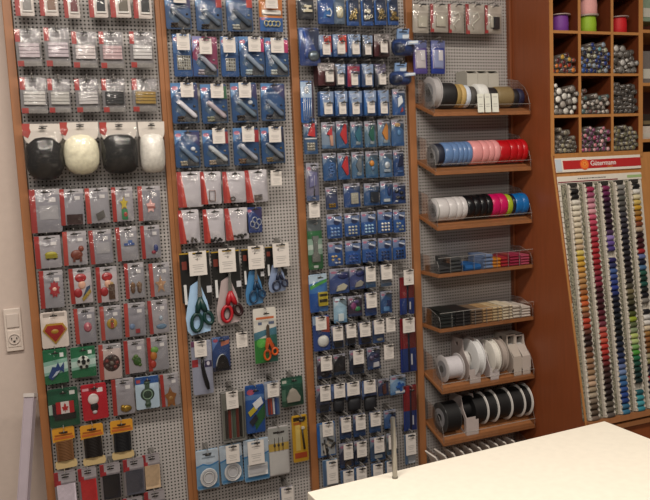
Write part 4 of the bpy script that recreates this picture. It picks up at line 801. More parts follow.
def k_scissors(p, o):
    w,h,s = p.w,p.h,o['s']
    low = .58 if s > .8 else .5
    p.card.prism(p.P([(0,low-.18 if s>.8 else .3),(.98,.34),(.98,1),(0,1)]), .003, 0, mat('121214',.35))
    p.zr(0,.985,1,1.0,'b89428'); p.zr(.06,.80,.22,.9,'7c3428'); p.zr(.07,.38,.16,.62,'c8c8c8'); 
    # moulded backing
    p.pr('backing_tray',[(.28,.6),(.56,.66),(.8,.4),(.9,.16),(.84,.03),(.2,.0),(.08,.06),(.05,.22)], o['bg'], .003, .3)
    cx = .55; pz = .42
    y = -.012
    m = p.part('scissor_blades'); bl = mat('8c8c8c',.25,.9)
    m.prism(p.P([(cx-.10,pz-.02),(cx+.02,pz-.03),(cx+.07,.80),(cx+.01,.84)]), y, y-.002, bl)
    m.prism(p.P([(cx+.10,pz-.02),(cx-.02,pz-.03),(cx-.02,.80),(cx+.02,.84)]), y+.003, y+.001, bl)
    m.lathe([(.0032,0),(.0032,.003)], mat('5c5c5c',.3,.9),'y',((cx-.5)*w,y-.002,pz*h),12)
    H = p.part('scissor_handles')
    def loop(x,z,rx,rz,ang,r,c):
        pts = []
        for i in range(18):
            a = 2*math.pi*i/18; ex, ez = rx*w*math.cos(a), rz*h*math.sin(a)
            pts.append(((x-.5)*w+ex*math.cos(ang)-ez*math.sin(ang), y-.001, z*h+ex*math.sin(ang)+ez*math.cos(ang)))
        H.tube(pts, r, mat(c,.4), 8, True)
    R = .0052 if s > .8 else .0032
    loop(.38,.16,.17,.105,-.12,R,o['c']); loop(.78,.20,.13,.075,.35,R,o['c2'] if s>.8 and o['c']=='b81c28' else o['c'])
    if o['c']=='b81c28': loop(.38,.16,.12,.08,-.12,R*.5,'3c1418')
    H.tube([((.42-.5)*w,y,.27*h),((.47-.5)*w,y,.35*h),((cx-.5)*w,y,(pz+.04)*h)],[R*1.2,R*1.7,R*1.1],mat(o['c'],.4),8)
    H.tube([((.72-.5)*w,y,.27*h),((.64-.5)*w,y,.34*h),((cx-.5)*w,y,(pz+.04)*h)],[R*1.2,R*1.7,R*1.1],mat(o['c'],.4),8)
    p.rect('side_label',.82,.50,.98,.58,'b8b8bc',.003)
def k_kids(p, o):
    p.base('c8c4bc'); p.zr(0,0,1,.45,'2f8c3c'); p.z([(.55,.0),(1,.0),(1,.5),(.62,.5)],'2c6c60'); p.z([(.0,.42),(.5,.5),(1,.5),(1,.64),(.45,.6),(0,.56)],'487c90'); p.zr(.12,.8,.9,.84,'c86c40'); p.zr(.2,.70,.36,.75,'606c88'); p.zr(.66,.70,.9,.75,'606c88'); p.ze(.3,.36,.22,.08,'5cb84c'); p.ze(.72,.3,.18,.06,'403c38')
    y=-.006; w,h=p.w,p.h
    m = p.part('scissor_blades'); m.prism(p.P([(.5,.4),(.64,.4),(.66,.68),(.58,.71),(.52,.66)]),y,y-.002,mat('5c4c40',.4,.4))
    H = p.part('scissor_handles'); O = mat('d85c1c',.4)
    H.prism(p.P([(.5,.46),(.66,.46),(.82,.3),(.74,.22),(.6,.36),(.5,.2),(.42,.3)]),y,y-.005,O)
    H.tube([((a-.5)*w,y-.003,b*h) for a,b in ell(.5,.15,.13,.09,16)],.0034,O,8,True)
    H.tube([((a-.5)*w,y-.003,b*h) for a,b in ell(.84,.2,.12,.06,16)],.0034,O,8,True)
    p.film(bulge=.012, z1=.8)
def k_cutter(p, o):
    p.base('9ca0b4'); p.zr(0,.52,.3,.66,'b8343c'); p.zr(.62,.5,.98,.62,'403860'); p.ze(.8,.57,.08,.04,'d0ccd8'); p.zr(0,.9,.3,1,'80486c')
    p.line('cutter_handle',[(.5,.72),(.48,.55),(.55,.38),(.66,.2),(.72,.1)],[.004,.005,.0062,.0066,.004],'16161a',-.008); p.rect('blade_guard',.3,.68,.7,.95,'c0c0c0',.004); p.film(bulge=.011)
def k_semi(p, o):
    p.base('2c4880'); p.z([(0,.6),(0,1),(.5,1)],'5c7cb4'); p.ze(.2,.9,.14,.05,'b05068'); p.z([(.5,.85),(1,.9),(.95,.78),(.5,.72)],'b87058'); p.zr(0,0,1,.12,'242c48')
    n=14; p.pr('comb_tool',[(.15,.05)]+[(.52-.37*math.cos(math.pi*i/n),.08+.42*math.sin(math.pi*i/n)) for i in range(n+1)]+[(.9,.05)],'101014',.006)
    p.line('tool_rim',[(.52-.37*math.cos(math.pi*i/n),.08+.42*math.sin(math.pi*i/n)) for i in range(1,n//2+2)],.0016,'b4b8bc',-.007); p.film(bulge=.009)
def k_pencils(p, o):
    p.base('5c5c58'); p.zr(.05,.03,.95,.97,'84847c')
    for x,c,wd in ((.2,'34302c',.05),(.34,'7c2c24',.055),(.52,'4c5c4c',.05),(.68,'6c2c24',.055),(.82,'1c1c1c',.05)): p.rect('chalk_pencils',x-wd,.06,x+wd,.62 if x<.6 else .68,c,.006)
    m = p.part('clear_box'); w,h=p.w,p.h
    for a in ((-w/2,-w/2+.0015,-.014,.002,0,h),(w/2-.0015,w/2,-.014,.002,0,h),(-w/2,w/2,-.014,.002,0,.0015),(-w/2,w/2,-.014,.002,h-.0015,h)): m.box(*a,ACRE)
    m.box(-w/2,w/2,-.0155,-.014,0,h,ACR)
def k_tracing(p, o):
    p.base('2458a4'); p.ze(.28,.86,.2,.06,'c05c74'); p.zr(0,.7,1,.8,'5c84bc'); p.z([(.5,.05),(1,.3),(1,.6),(.4,.3)],'2c6840')
    p.pr('chalk_wheels',[(.1,.45),(.5,.58),(.6,.5),(.2,.36)],'d8c438',.004); p.pr('chalk_wheels',[(.35,.62),(.8,.75),(.9,.62),(.5,.5)],'d8d8dc',.005); p.pr('chalk_wheels',[(.15,.25),(.5,.4),(.62,.3),(.3,.15)],'202838',.004); p.film(bulge=.009)
def k_smallpens(p, o):
    p.base('5878a8'); p.zr(0,.5,1,1,'9ca4b4')
    for x,c in ((.2,'8c2420'),(.38,'b8503c'),(.55,'c8c8cc'),(.72,'2c4c90')): p.rect('refills',x-.06,.06,x+.06,.52,c,.005)
    p.film(bulge=.008)
def k_chalk(p, o):
    p.base('1c4c3c'); p.zr(0,.75,1,.95,'2c6450'); p.zr(0,.2,.18,.6,'547c68'); p.zr(.04,.82,.24,.92,'b0b4a8')
    p.pr('tailor_chalk',[(.22,.16),(.8,.16),(.84,.3),(.66,.56),(.5,.64),(.36,.56),(.2,.3)],'a8a094',.006); p.film(bulge=.012)
def k_zipring(p, o):
    p.base('7ca8cc'); p.zr(0,.62,1,1,'b8c4d0'); p.z([(0,.56),(.3,.62),(.6,.56),(1,.64),(1,.68),(.6,.6),(.3,.66),(0,.6)],'4890cc'); p.zr(.04,.04,.96,.1,'4c94cc')
    if o.get('flat'): p.rect('folded_tape',.12,.14,.9,.42,'d8d8d8',.006); p.rect('folded_tape',.16,.2,.86,.36,'c4c4c8',.007)
    else:
        if o['h']: p.zr(.25,.78,.85,.82,'8c98a4'); p.zr(.3,.88,.7,.91,'38383c')
        for k,(r,c) in enumerate(((.36,'dcdcdc'),(.3,'c4c4c8'),(.22,'d4d4d4'))): p.ring('coiled_tape',.52,.3,r,r*.62,.0026-.0003*k,c,-.005)
        p.dome('coiled_tape',.52,.3,.34,.21,'c8c8cc',.003)
    p.film(bulge=.009)
def k_needles(p, o):
    p.base('b8b4b4'); p.zr(0,.5,1,.66,'d8b450'); p.zr(0,.66,1,.98,'a8a8a4'); p.zr(.04,.02,.96,.48,'cccac8'); p.zr(.25,.86,.8,.9,'34302c')
    for x in (.3,.5,.7): p.line('sewing_needles',[(x,.5),(x,.78)],.0009,'3c3834',-.003,.7); p.part('sewing_needles').dome((x-.5)*p.w,.62*p.h,.06*p.w,.035*p.h,-.001,.003,mat('3c3430',.4))
    p.film(True,.009)
def k_yellowcard(p, o):
    p.base('d8a828'); p.zr(.1,.88,.9,.96,'34281c'); p.zr(.1,.08,.9,.2,'b84c24'); p.zr(.2,.25,.5,.8,'e0c46c'); p.zr(.1,.8,.6,.86,'b86c28')
    p.line('marking_pen',[(.72,.28),(.62,.7)],[.0035,.0028],'2c2420',-.005); p.dome('marking_pen',.7,.72,.14,.04,'c8c0b0',.005); p.film(bulge=.01)
def k_tiny(p, o):
    p.base(o['c']); p.zr(.0,0,.2,1,'5878a0'); p.rect('folded_ribbon',.25,.04,.9,.5,'a8acb4',.004); p.film(bulge=.007)
def k_dark(p, o):
    p.base('181c28'); p.zr(.04,.3,.96,.9,'242c3c'); p.zr(.2,.3,.96,.62,'34383c'); p.rect('buckle',.3,.3,.85,.4,o['bits'],.006,metal=.4); p.rect('buckle',.35,.5,.8,.58,o['bits'],.006,metal=.4); p.rect('buckle',.5,.38,.62,.52,o['bits'],.006,metal=.4); p.film(bulge=.012)
def k_wide(p, o):
    p.base(o['c']); p.z([(0,.7),(0,1),(.5,1)],'5878a8')
    if o['m'] == 'hookeye':
        p.z([(.3,.2),(.9,.25),(.9,.6),(.5,.6)],'2c6cb0'); p.line('hook_piece',[(.5,.3),(.75,.28),(.82,.42),(.7,.55),(.5,.5)],.0022,'d8dce0',-.005)
    else: p.dome('cream_piece',.55,.42,.32,.22,'c4bca0',.006,p=3); p.line('cream_piece',[(.4,.25),(.75,.5)],.002,'e0dcc8',-.007)
    p.film(bulge=.012)
def k_gold(p, o):
    p.base('1c3054'); p.z([(0,.7),(0,1),(.5,1)],'4c6890'); p.zr(.0,0,1,.14,'24549c'); p.zr(0,.1,.14,.8,'2c64b0')
    for k in range(11): 
        x,z=random.uniform(.3,.82),random.uniform(.2,.52); p.ring('eyelets',x,z,.1,.05,.0017,o['bits'],-.004-.0012*(k%4),.6,.25)
    p.film(bulge=.013)
def k_bigblue(p, o):
    p.base('1c3c80'); p.z([(.0,.4),(.3,1),(0,1)],'3c64a8'); p.z([(.4,.95),(.9,.3),(1,.95)],'142850')
    p.dome('round_tin',.68,.26,.29,.15,'74828c',.010,.25,.5); p.line('blue_handle',[(.2,.9),(.35,.6),(.3,.2)],[.003,.006,.004],'2c58b0',-.006); p.film(True,.016)
def k_tape(p, o):
    p.th = .022
    p.base('303844' if o['c'] in ('585860','706c70','343848') else '3c6098'); p.z([(0,.3),(0,1),(1,1),(1,.55)],'8498b8' if o['c'] not in ('343848','a02c4c') else '605878')
    if o['c'] in ('c83c30','d04030'): p.z([(.55,.2),(1,.2),(1,.96),(.4,.96)],o['c'])
    elif o['c'] in ('a02c4c',): p.z([(0,.0),(.3,.0),(.3,.7),(1,.7),(1,.0),(1,.9),(0,.9)],o['c'])
    else: p.zr(0,.05,.22,.9,o['c'])
    p.zr(.3,.9,.72,.93,'20242c')
    p.rect('paper_label',.27,.1,.78,.56,'b4b4b4',.003); p.film(bulge=.008)
def k_stackbox(p, o):
    p.th = .035
    p.base(o['c']); p.zr(.02,.68,.98,1,'8c8484'); p.zr(.25,.86,.75,.9,'201c1c'); p.zr(.0,.0,.3,.66,'501c24'); p.rect('paper_label',.42,.15,.86,.62,'b0acac',.003); p.film(bulge=.006)
def k_puffy(p, o):
    w,h=p.w,p.h
    p.dome('stuffed_bag',.5,.33,.5,.32,'1f3f7c',.026,.3,p=3.2); p.dome('stuffed_bag',.32,.3,.3,.24,'14284c',.029,.35,p=3)
    p.card.prism(p.P([(.22,.4),(.75,.5),(.82,1),(.3,1)]), .002,-.004, mat('7c98c0',.4)); p.card.prism(p.P([(.35,.86),(.7,.86),(.7,.9),(.35,.9)]), -.004,-.0045, mat('202430',.5)); p.card.prism(p.P([(.5,.62),(.78,.66),(.8,.8),(.5,.78)]), -.004,-.0045, mat('c8d0d8',.5))
    p.n += 1; p.part('white_label').prism(p.P([(.52,.36),(.98,.40),(.98,.52),(.52,.50)]),-.024,-.034,mat('a8b8d0',.4)); p.part('white_label').prism(p.P([(.56,.40),(.96,.435),(.96,.49),(.56,.47)]),-.034,-.035,mat('dce0e4',.4))
    nx, nz = 8,8; v=[]; f=[]
    for j in range(nz+1):
        for i in range(nx+1):
            a,b=i/nx,j/nz; e=(math.sin(math.pi*a)*math.sin(math.pi*b))**.4 if 0<a<1 and 0<b<1 else 0
            v.append(((a-.5)*w*1.02,-.038*e-.001,b*h*.68))
    for j in range(nz):
        for i in range(nx): k=j*(nx+1)+i; f.append((k,k+1,k+nx+2,k+nx+1))
    p.part('plastic_film').poly(v,f,FILM2,True)
def k_needleset(p, o):
    p.base('2464b0'); p.zr(0,.6,1,.98,'a0b4cc'); p.dome('needle_wheel',.45,.78,.2,.09,'c8ccd0',.004); p.dome('needle_wheel',.45,.78,.1,.05,'707880',.005); p.zr(.86,.1,1,1,'4c3c4c')
    for k in range(5): p.line('needles',[(.18+.15*k,.05),(.18+.15*k,.58)],.0011,'c0c8d0',-.003,.5)
    p.film(bulge=.008)
def k_hang(p, o):
    c = mute(o['c'],.9,.2); m = o['m']
    p.base(c); r,g,b = (int(c[i:i+2],16) for i in (0,2,4))
    p.z([(0,.55),(0,1),(.7,1)], '%02x%02x%02x' % tuple(int(q+(190-q)*.45) for q in (r,g,b))); p.zr(0,.86,1,1,'9898a4'); p.ze(.22,.85,.16,.05,'a86c84'); p.zr(.35,.93,.8,.955,'1c2028'); p.z([(.35,.86),(1,.62),(1,.86)], '%02x%02x%02x' % tuple(int(q*.55+30) for q in (r,g,b)))
    p.zr(0,0,1,.14, '%02x%02x%02x' % tuple(int(q*.7+h_*.3) for q,h_ in ((r,28),(g,100),(b,180))))
    K = 'piece'
    if m == 'redtri':
        p.pr(K,[(.25,.55),(.62,.9),(.8,.9),(.8,.5)] if 'low' in o else [(.28,.5),(.7,.9),(.84,.85),(.84,.2),(.7,.14)],'c42c30',.004)
        if 'low' in o: p.zr(.05,.44,.95,.48,'c4c8cc'); [p.dome('silver_pieces',.3+.2*(k%3),.14+.08*(k//3),.12,.05,'a8a498',.005,.3,.5) for k in range(9)]
    elif m == 'redbeige': p.pr(K,[(.35,.55),(.75,.85),(.75,.45)],'c02c34',.004); p.pr(K,[(.55,.5),(.8,.5),(.8,.1),(.62,.1)],'c89884',.004)
    elif m in ('teal','green','orange','greytri'):
        cc = {'teal':'28687c','green':'1c6050','orange':'c8843c','greytri':'646c74'}[m]; p.pr(K,[(.3,.5),(.68,.86),(.8,.75),(.78,.25),(.6,.2)],cc,.004); p.rect(K,.4,.12,.75,.24,'8c98a0',.003)
    elif m == 'orangetop': p.dome(K,.5,.8,.25,.08,'c8a068',.004); p.dome(K,.6,.5,.15,.12,'5c8cbc',.004)
    elif m == 'white': p.pr(K,[(.4,.3),(.8,.5),(.7,.75),(.4,.65)],'d4d8dc',.004); p.pr(K,[(.6,.1),(.8,.15),(.75,.3)],'c04840',.004)
    elif m == 'longgrey': p.pr(K,[(.2,.35),(.8,.42),(.85,.75),(.25,.8)],'6c6c94',.003); p.line('pin',[(.58,.12),(.6,.32)],.002,'14141c',-.004); p.line('pin',[(.6,.32),(.62,.68)],.001,'a8a8b0',-.004)
    elif m == 'bluedots':
        for k in range(4): p.ring(K,.55+.1*(k%2),.2+.12*k,.16,.05,.0014,'5c84c0')
    elif m == 'orangedot': p.dome(K,.5,.55,.2,.12,'d88c30',.006); p.dome(K,.6,.35,.16,.1,'5c7ca0',.004)
    elif m == 'silver': p.dome(K,.6,.45,.22,.14,'b4bcc4',.005,.3,.3); p.rect(K,.3,.2,.8,.3,'98a4b0',.003)
    elif m == 'navy': p.pr(K,[(.4,.4),(.7,.8),(.9,.7),(.85,.4)],'141c40',.005); p.rect(K,.3,.15,.8,.22,'4c74b0',.003)
    elif m == 'goldlow': [p.dome(K,.3+.2*(k%3),.12+.1*(k//3),.1,.05,'c09838',.006,.3,.5) for k in range(6)]
    elif m == 'silverbox': p.rect(K,.4,.14,.85,.6,'a09c90',.004); [p.dome('studs',.48+.13*(k%3),.2+.1*(k//3),.05,.04,'c8c4b4',.007,.3,.5) for k in range(12)]
    elif m == 'darkbox': p.rect(K,.4,.14,.92,.62,'1c2430',.006)
    elif m == 'whitelow': p.rect(K,.25,.12,.75,.24,'c0c8cc',.004); p.dome(K,.75,.55,.15,.2,'1c3064',.004)
    elif m == 'blackbuttons': [p.dome(K,x,z,.16,.09,'10141c',.006) for x,z in ((.68,.52),(.4,.3),(.75,.28),(.3,.6))]; p.dome(K,.28,.12,.12,.05,'c8ccd0',.006)
    elif m == 'creampiece': p.pr(K,[(.3,.1),(.75,.14),(.9,.3),(.7,.4),(.4,.3)],'bcb8a4' if o['c']=='34509c' else '9c9890',.005); p.dome(K,.7,.7,.28,.14,'242c64',.004)
    elif m == 'palebox': p.rect(K,.3,.08,.7,.36,'d0dce0',.005); p.zr(.1,.86,.9,.95,'c8dce8')
    elif m == 'purplegreen': p.dome(K,.68,.35,.22,.12,'3c8c58',.005); p.dome(K,.4,.5,.22,.2,'7c3468',.005); p.dome(K,.6,.7,.2,.1,'5c4c7c',.004)
    elif m == 'whitetop': p.pr(K,[(.5,.35),(.85,.3),(.9,.6),(.6,.6)],'1c2c5c',.004); p.rect(K,.2,.1,.7,.3,'5c90c8',.004)
    elif m == 'low': p.rect(K,.2,.06,.85,.28,'20242c',.005)
    elif m == 'beige': p.dome(K,.6,.14,.3,.08,'a09c90',.005)
    elif m == 'darkpiece': p.dome(K,.55,.16,.32,.12,'302c34',.006)
    elif m == 'whitedot': p.pr(K,[(.4,.1),(.85,.12),(.85,.32),(.45,.3)],'c8c8cc',.005); p.dome(K,.35,.52,.2,.12,'5c5470',.005); p.dome(K,.7,.6,.2,.1,'3c3458',.005)
    elif m == 'brownpiece': p.pr(K,[(.4,.1),(.7,.15),(.65,.75),(.35,.6)],'5c342c',.005)
    elif m == 'bluewhite': p.pr(K,rot_rect(.6,.4,.16,.5,.3),'1c5cac',.004); p.pr(K,rot_rect(.6,.45,.5,.12,.3),'1c5cac',.005); p.rect(K,.3,.08,.9,.2,'d8dce0',.003)
    elif m == 'brownlow': p.pr(K,[(.3,.08),(.8,.1),(.75,.28),(.4,.26)],'5c4c40',.006)
    elif m == 'blacklow': p.dome(K,.58,.16,.28,.12,'14161c',.006)
    p.film(bulge=.010)
def k_dots(p, o):
    p.base('27569a'); p.z([(0,.55),(0,1),(.6,1),(1,.8),(1,.6)],'6c80a8'); p.zr(0,.88,1,1,'9c9ca8'); p.ze(.2,.86,.14,.05,'b8708c'); p.zr(.4,.93,.8,.955,'1c2028')
    p.ze(.66,.66,.22,.13,'243058'); p.z([(.5,.8),(.95,.72),(.9,.66),(.5,.74)],'c0c4d0')
    n = o.get('n',3)
    for i in range(3):
        for j in range(3):
            if n == 2 and (i+j*2) % 3 == 0: continue
            p.dome('snap_buttons', .3+.22*i, .12+.14*j, .085 if n==3 else .1,.05, o['d'] if not (o['d']=='d8b878' and j==0) else 'd0d0d4', .005,.3,.2)
    p.film(bulge=.009)
def k_greenlong(p, o):
    p.base('2c6c40'); p.zr(0,.78,1,1,'5c6468'); p.z([(0,.3),(1,.3),(1,.62),(0,.62)],'8ca898'); p.z([(.0,.4),(1,.42),(1,.5),(0,.5)],'b4c0b8'); p.zr(.35,.03,.65,.08,'c0c4c0')
    p.pr('gauge_piece',[(.3,.68),(.7,.68),(.72,.62),(.64,.58),(.64,.34),(.78,.28),(.78,.16),(.22,.16),(.22,.28),(.36,.34),(.36,.58),(.28,.62)],'6c706c',.006); p.film(bulge=.011)
def k_battery(p, o):
    p.base('3c74b4'); p.z([(0,.75),(0,1),(1,1),(1,.86)],'a8bccc'); p.z([(.05,.7),(1,.86),(1,.78),(.05,.6)],'4ca04c'); p.zr(0,0,.5,.5,'1c54a4')
    p.rect('yellow_box',.45,.16,.95,.52,'c4b030',.008); p.rect('yellow_box',.48,.26,.92,.34,'2c2814',.009); p.rect('yellow_box',.48,.42,.92,.48,'2c2814',.009); p.film(bulge=.014)
def k_zip(p, o):
    p.base('3c2440'); p.zr(0,0,1,.44,'1c3c90'); p.zr(0,.44,1,1,'8c2028')
    p.rect('zipper_tape',.08,.03,.42,.45,'1c3a7c',.004); p.rect('zipper_tape',.08,.45,.42,.97,'841c24',.004); p.rect('zipper_tape',.56,.03,.92,.45,'1a3274',.004); p.rect('zipper_tape',.56,.45,.92,.97,'6c2420',.004)
    p.rect('zipper_tape',.44,.03,.54,.97,'181c34',.003); p.rect('white_strip',.60,.14,.68,.34,'c8c8cc',.006) if p.w>.03 else None
    p.film(bulge=.009)
def k_roundwhite(p, o):
    p.base('2c4c94'); p.z([(.3,.95),(1,.95),(1,.5),(.5,.55)],'b45040'); p.zr(0,.75,.3,1,'8ca0b8'); p.dome('white_disc',.58,.27,.35,.17,'d8d8d4',.008,p=2.2); p.film(bulge=.012)
def k_pouch(p, o):
    p.base('4c5c88', z0=.4); p.zr(.0,.5,.2,.95,'6c84b4'); p.dome('black_pouch',.52,.25,.44,.25,'1c1e24',.012,.6,p=4); p.rect('black_pouch',.1,.4,.92,.5,'101216',.006); p.film(bulge=.006, z0=.4)
def k_silverbits(p, o):
    p.base('3c6ca8'); p.zr(.16,.04,.96,.96,'a8acb0'); p.zr(0,0,.14,.9,'1c64b4')
    for k in range(9): p.pr('metal_hardware',rot_rect(random.uniform(.32,.82),random.uniform(.12,.5),.3,.07,random.uniform(0,3)),random.choice(['5c5c5c','3c3c40','e0dcd4']),.003+.0006*k,.3,.5)
    p.film(bulge=.012)
def k_foil(p, o):
    p.base('a8a096'); p.zr(.2,.72,1,.98,'b8b0a6')
    if o['red']: p.zr(0,.3,.18,1,'9c2428'); p.zr(0,0,.2,.12,'b02c2c'); p.zr(0,.1,.08,.3,'8c1c20')
    if o.get('s'): p.line('elastic_cord',[(.4,.15),(.3,.3),(.5,.42),(.7,.55),(.6,.7),(.35,.62)],.0018,'c8c4b8',-.005)
    else: p.rect('folded_cord',.3,.2,.85,.6,'b0aa9c',.005)
    if o.get('black'): p.rect('black_piece',.45,.15,.8,.58,'14141c',.008)
    p.film(True,.012)
def k_whiteblue(p, o):
    p.base(o['c']); p.zr(.12,.16,.9,.72,'a8a0b8'); p.rect('white_panel',.18,.18,.84,.7,'b8b0b4' if o['c']=='5c4c9c' else '8c94b8',.003); p.zr(.05,.0,.95,.1,o['c']); p.zr(0,.78,1,1,'6c74a8'); p.rect('white_panel',.5,.4,.8,.7,'c8c4c8',.004); p.film(bulge=.009)

INFO = {'boxed':('elastic_box','box'),'elastic':('elastic_pack','elastic pack'),'pads':('shoulder_pad_pack','shoulder pads'),'appl':('applique_pack','patch pack'),'motif':('applique_card','patch card'),
 'wound':('cord_card','cord card'),'patch':('mending_fabric_pack','fabric pack'),'snap':('snap_fastener_card','fastener card'),'beads':('stud_card','stud card'),'buttons':('ring_card','ring card'),'hookbag':('metal_notions_bag','notions bag'),
 'ringcard':('ring_card','ring card'),'scissors':('scissors_pack','scissors'),'kids':('scissors_pack','scissors'),'cutter':('cutter_pack','cutter'),'semi':('needle_comb_pack','sewing tool'),'pencils':('pencil_box','pencils'),
 'tracing':('chalk_wheel_card','sewing tool'),'smallpens':('refill_card','refill card'),'chalk':('tailor_chalk_card','chalk'),'zipring':('tape_box','tape box'),'needles':('needle_pack','needles'),'yellowcard':('marking_pen_card','marking pen'),
 'tiny':('notions_pack','notions pack'),'dark':('buckle_card','buckle card'),'wide':('notions_card','notions card'),'gold':('eyelet_card','eyelet card'),'bigblue':('notions_card','notions card'),'tape':('tape_pack','tape pack'),'stackbox':('tape_box','tape box'),
 'puffy':('stuffed_bag_pack','bag'),'needleset':('needle_card','needles'),'hang':('notions_card','notions card'),'dots':('snap_button_card','button card'),'greenlong':('gauge_card','gauge card'),'battery':('notions_card','notions card'),
 'zip':('zipper_pack','zipper'),'roundwhite':('notions_card','notions card'),'pouch':('pouch_card','pouch card'),'silverbits':('hardware_card','hardware card'),'foil':('elastic_cord_bag','notions bag'),'whiteblue':('notions_card','notions card')}
TAGGED = {q[2] for q in TAGS}
for kind, o, y, (x, z, w, h), look, pos in PACKS:
    nm, cat = INFO[kind]
    p = Pack(nm, cat, look+', '+pos, pos.split(' in ',1)[1]+' packs', x, z, w, h, y)
    globals()['k_'+kind](p, o); p.done()
    hook(x, z+h*.40, y+.004, 'wire peg hook holding '+pos, pos not in TAGGED)
for y, (x, z, w, h), pos, has in TAGS:
    price_tag(x, z, w, h, y+.006, ('white price tag over pack ' if has else 'lone white price tag, ')+pos)
    hook(x+.002, z+h*.40, y-.002 if has else y+.004, ('upper peg hook for price tag ' if has else 'bare peg hook behind lone price tag ')+pos)

# ------------------------------------------------------------------ ribbon shelves
G = .8
SX0, SX1 = 3*W+.026, 4*W-.006
DEP = .122
tilts = [.040,.040,.036,.0,.0,.038,.042]
SHN = ['top','second','third','fourth','fifth','sixth','seventh','eighth']
SHW = ['holding thick ribbon rolls and grey dispensers','with light blue, pink and red ribbon','with white, black, pink and blue ribbon','with low stacks of coloured flat packs','with tall stacks of dark to white flat packs','holding white reels and dispensers','holding black ribbon reels','mostly hidden behind the white table']
ZB = SHELF_Z + [SHELF_Z[-1]-.155]; tilts.append(.03)
def shelf_top(k, y):      # height of the board's upper face at depth y (negative)
    t_ = min(1, max(0, -y/DEP)); return ZB[k]+.011+tilts[k]*(1-t_)
for k in range(8):
    z0 = ZB[k]; tl = tilts[k]
    t = thing('display_shelf', '%s wooden display shelf from top, %s' % (SHN[k], SHW[k]), 'shelf', (0,-.001,0), 'wooden ribbon shelves with clear guards')
    m = MB(); th = .011
    vs = [(x,y,z) for x in (SX0,SX1) for y,z in ((-.001,z0+tl),(-.001,z0+tl+th),(-DEP,z0+th),(-DEP,z0))]
    m.poly(vs, [(0,1,2,3),(7,6,5,4),(0,4,5,1),(1,5,6,2),(2,6,7,3),(3,7,4,0)], WO); m.build('shelf_board', t, bevel=.001)
    gh = .022 if k not in (3,4) else .05
    m = MB(); m.box(SX0, SX1, -DEP-.0025, -DEP-.0005, z0+.002, z0+th+gh, ACR); m.box(SX0, SX1, -DEP-.003, -DEP, z0+th+gh, z0+th+gh+.0016, ACRE); m.build('front_guard', t)
    for nm_x in (SX0+.001, SX1-.003):
        hh = .075 if k not in (3,4) else .055
        out = [(-.003,0),(-DEP,-tl),(-DEP,-tl+hh*.35),(-DEP*.93,-tl+hh*.7),(-DEP*.8,hh*.8-tl*.6),(-DEP*.5,hh-tl*.3),(-.003,hh)]
        m = MB(); vs = [(nm_x+a,y,z0+tl+th+.0005+z) for a in (0,.002) for y,z in out]; n = len(out)
        m.poly(vs, [list(range(n)), list(range(2*n-1,n-1,-1))], ACR)
        m.tube([(nm_x+.001,y,z0+tl+th+z) for y,z in out[1:]], .0006, ACRE, 5); m.build('side_guard', t)
    if k in (3,4):
        for q in range(1,8):
            xx = SX0+(SX1-SX0)*q/8.2; m = MB(); m.box(xx, xx+.0012, -DEP, -.06, z0+th, z0+th+.05, ACR); m.box(xx-.0002, xx+.0014, -DEP-.0004, -DEP+.0008, z0+th, z0+th+.05, ACRE); m.build('clear_divider', t)
GLR = 'ribbon rolls on the display shelves'
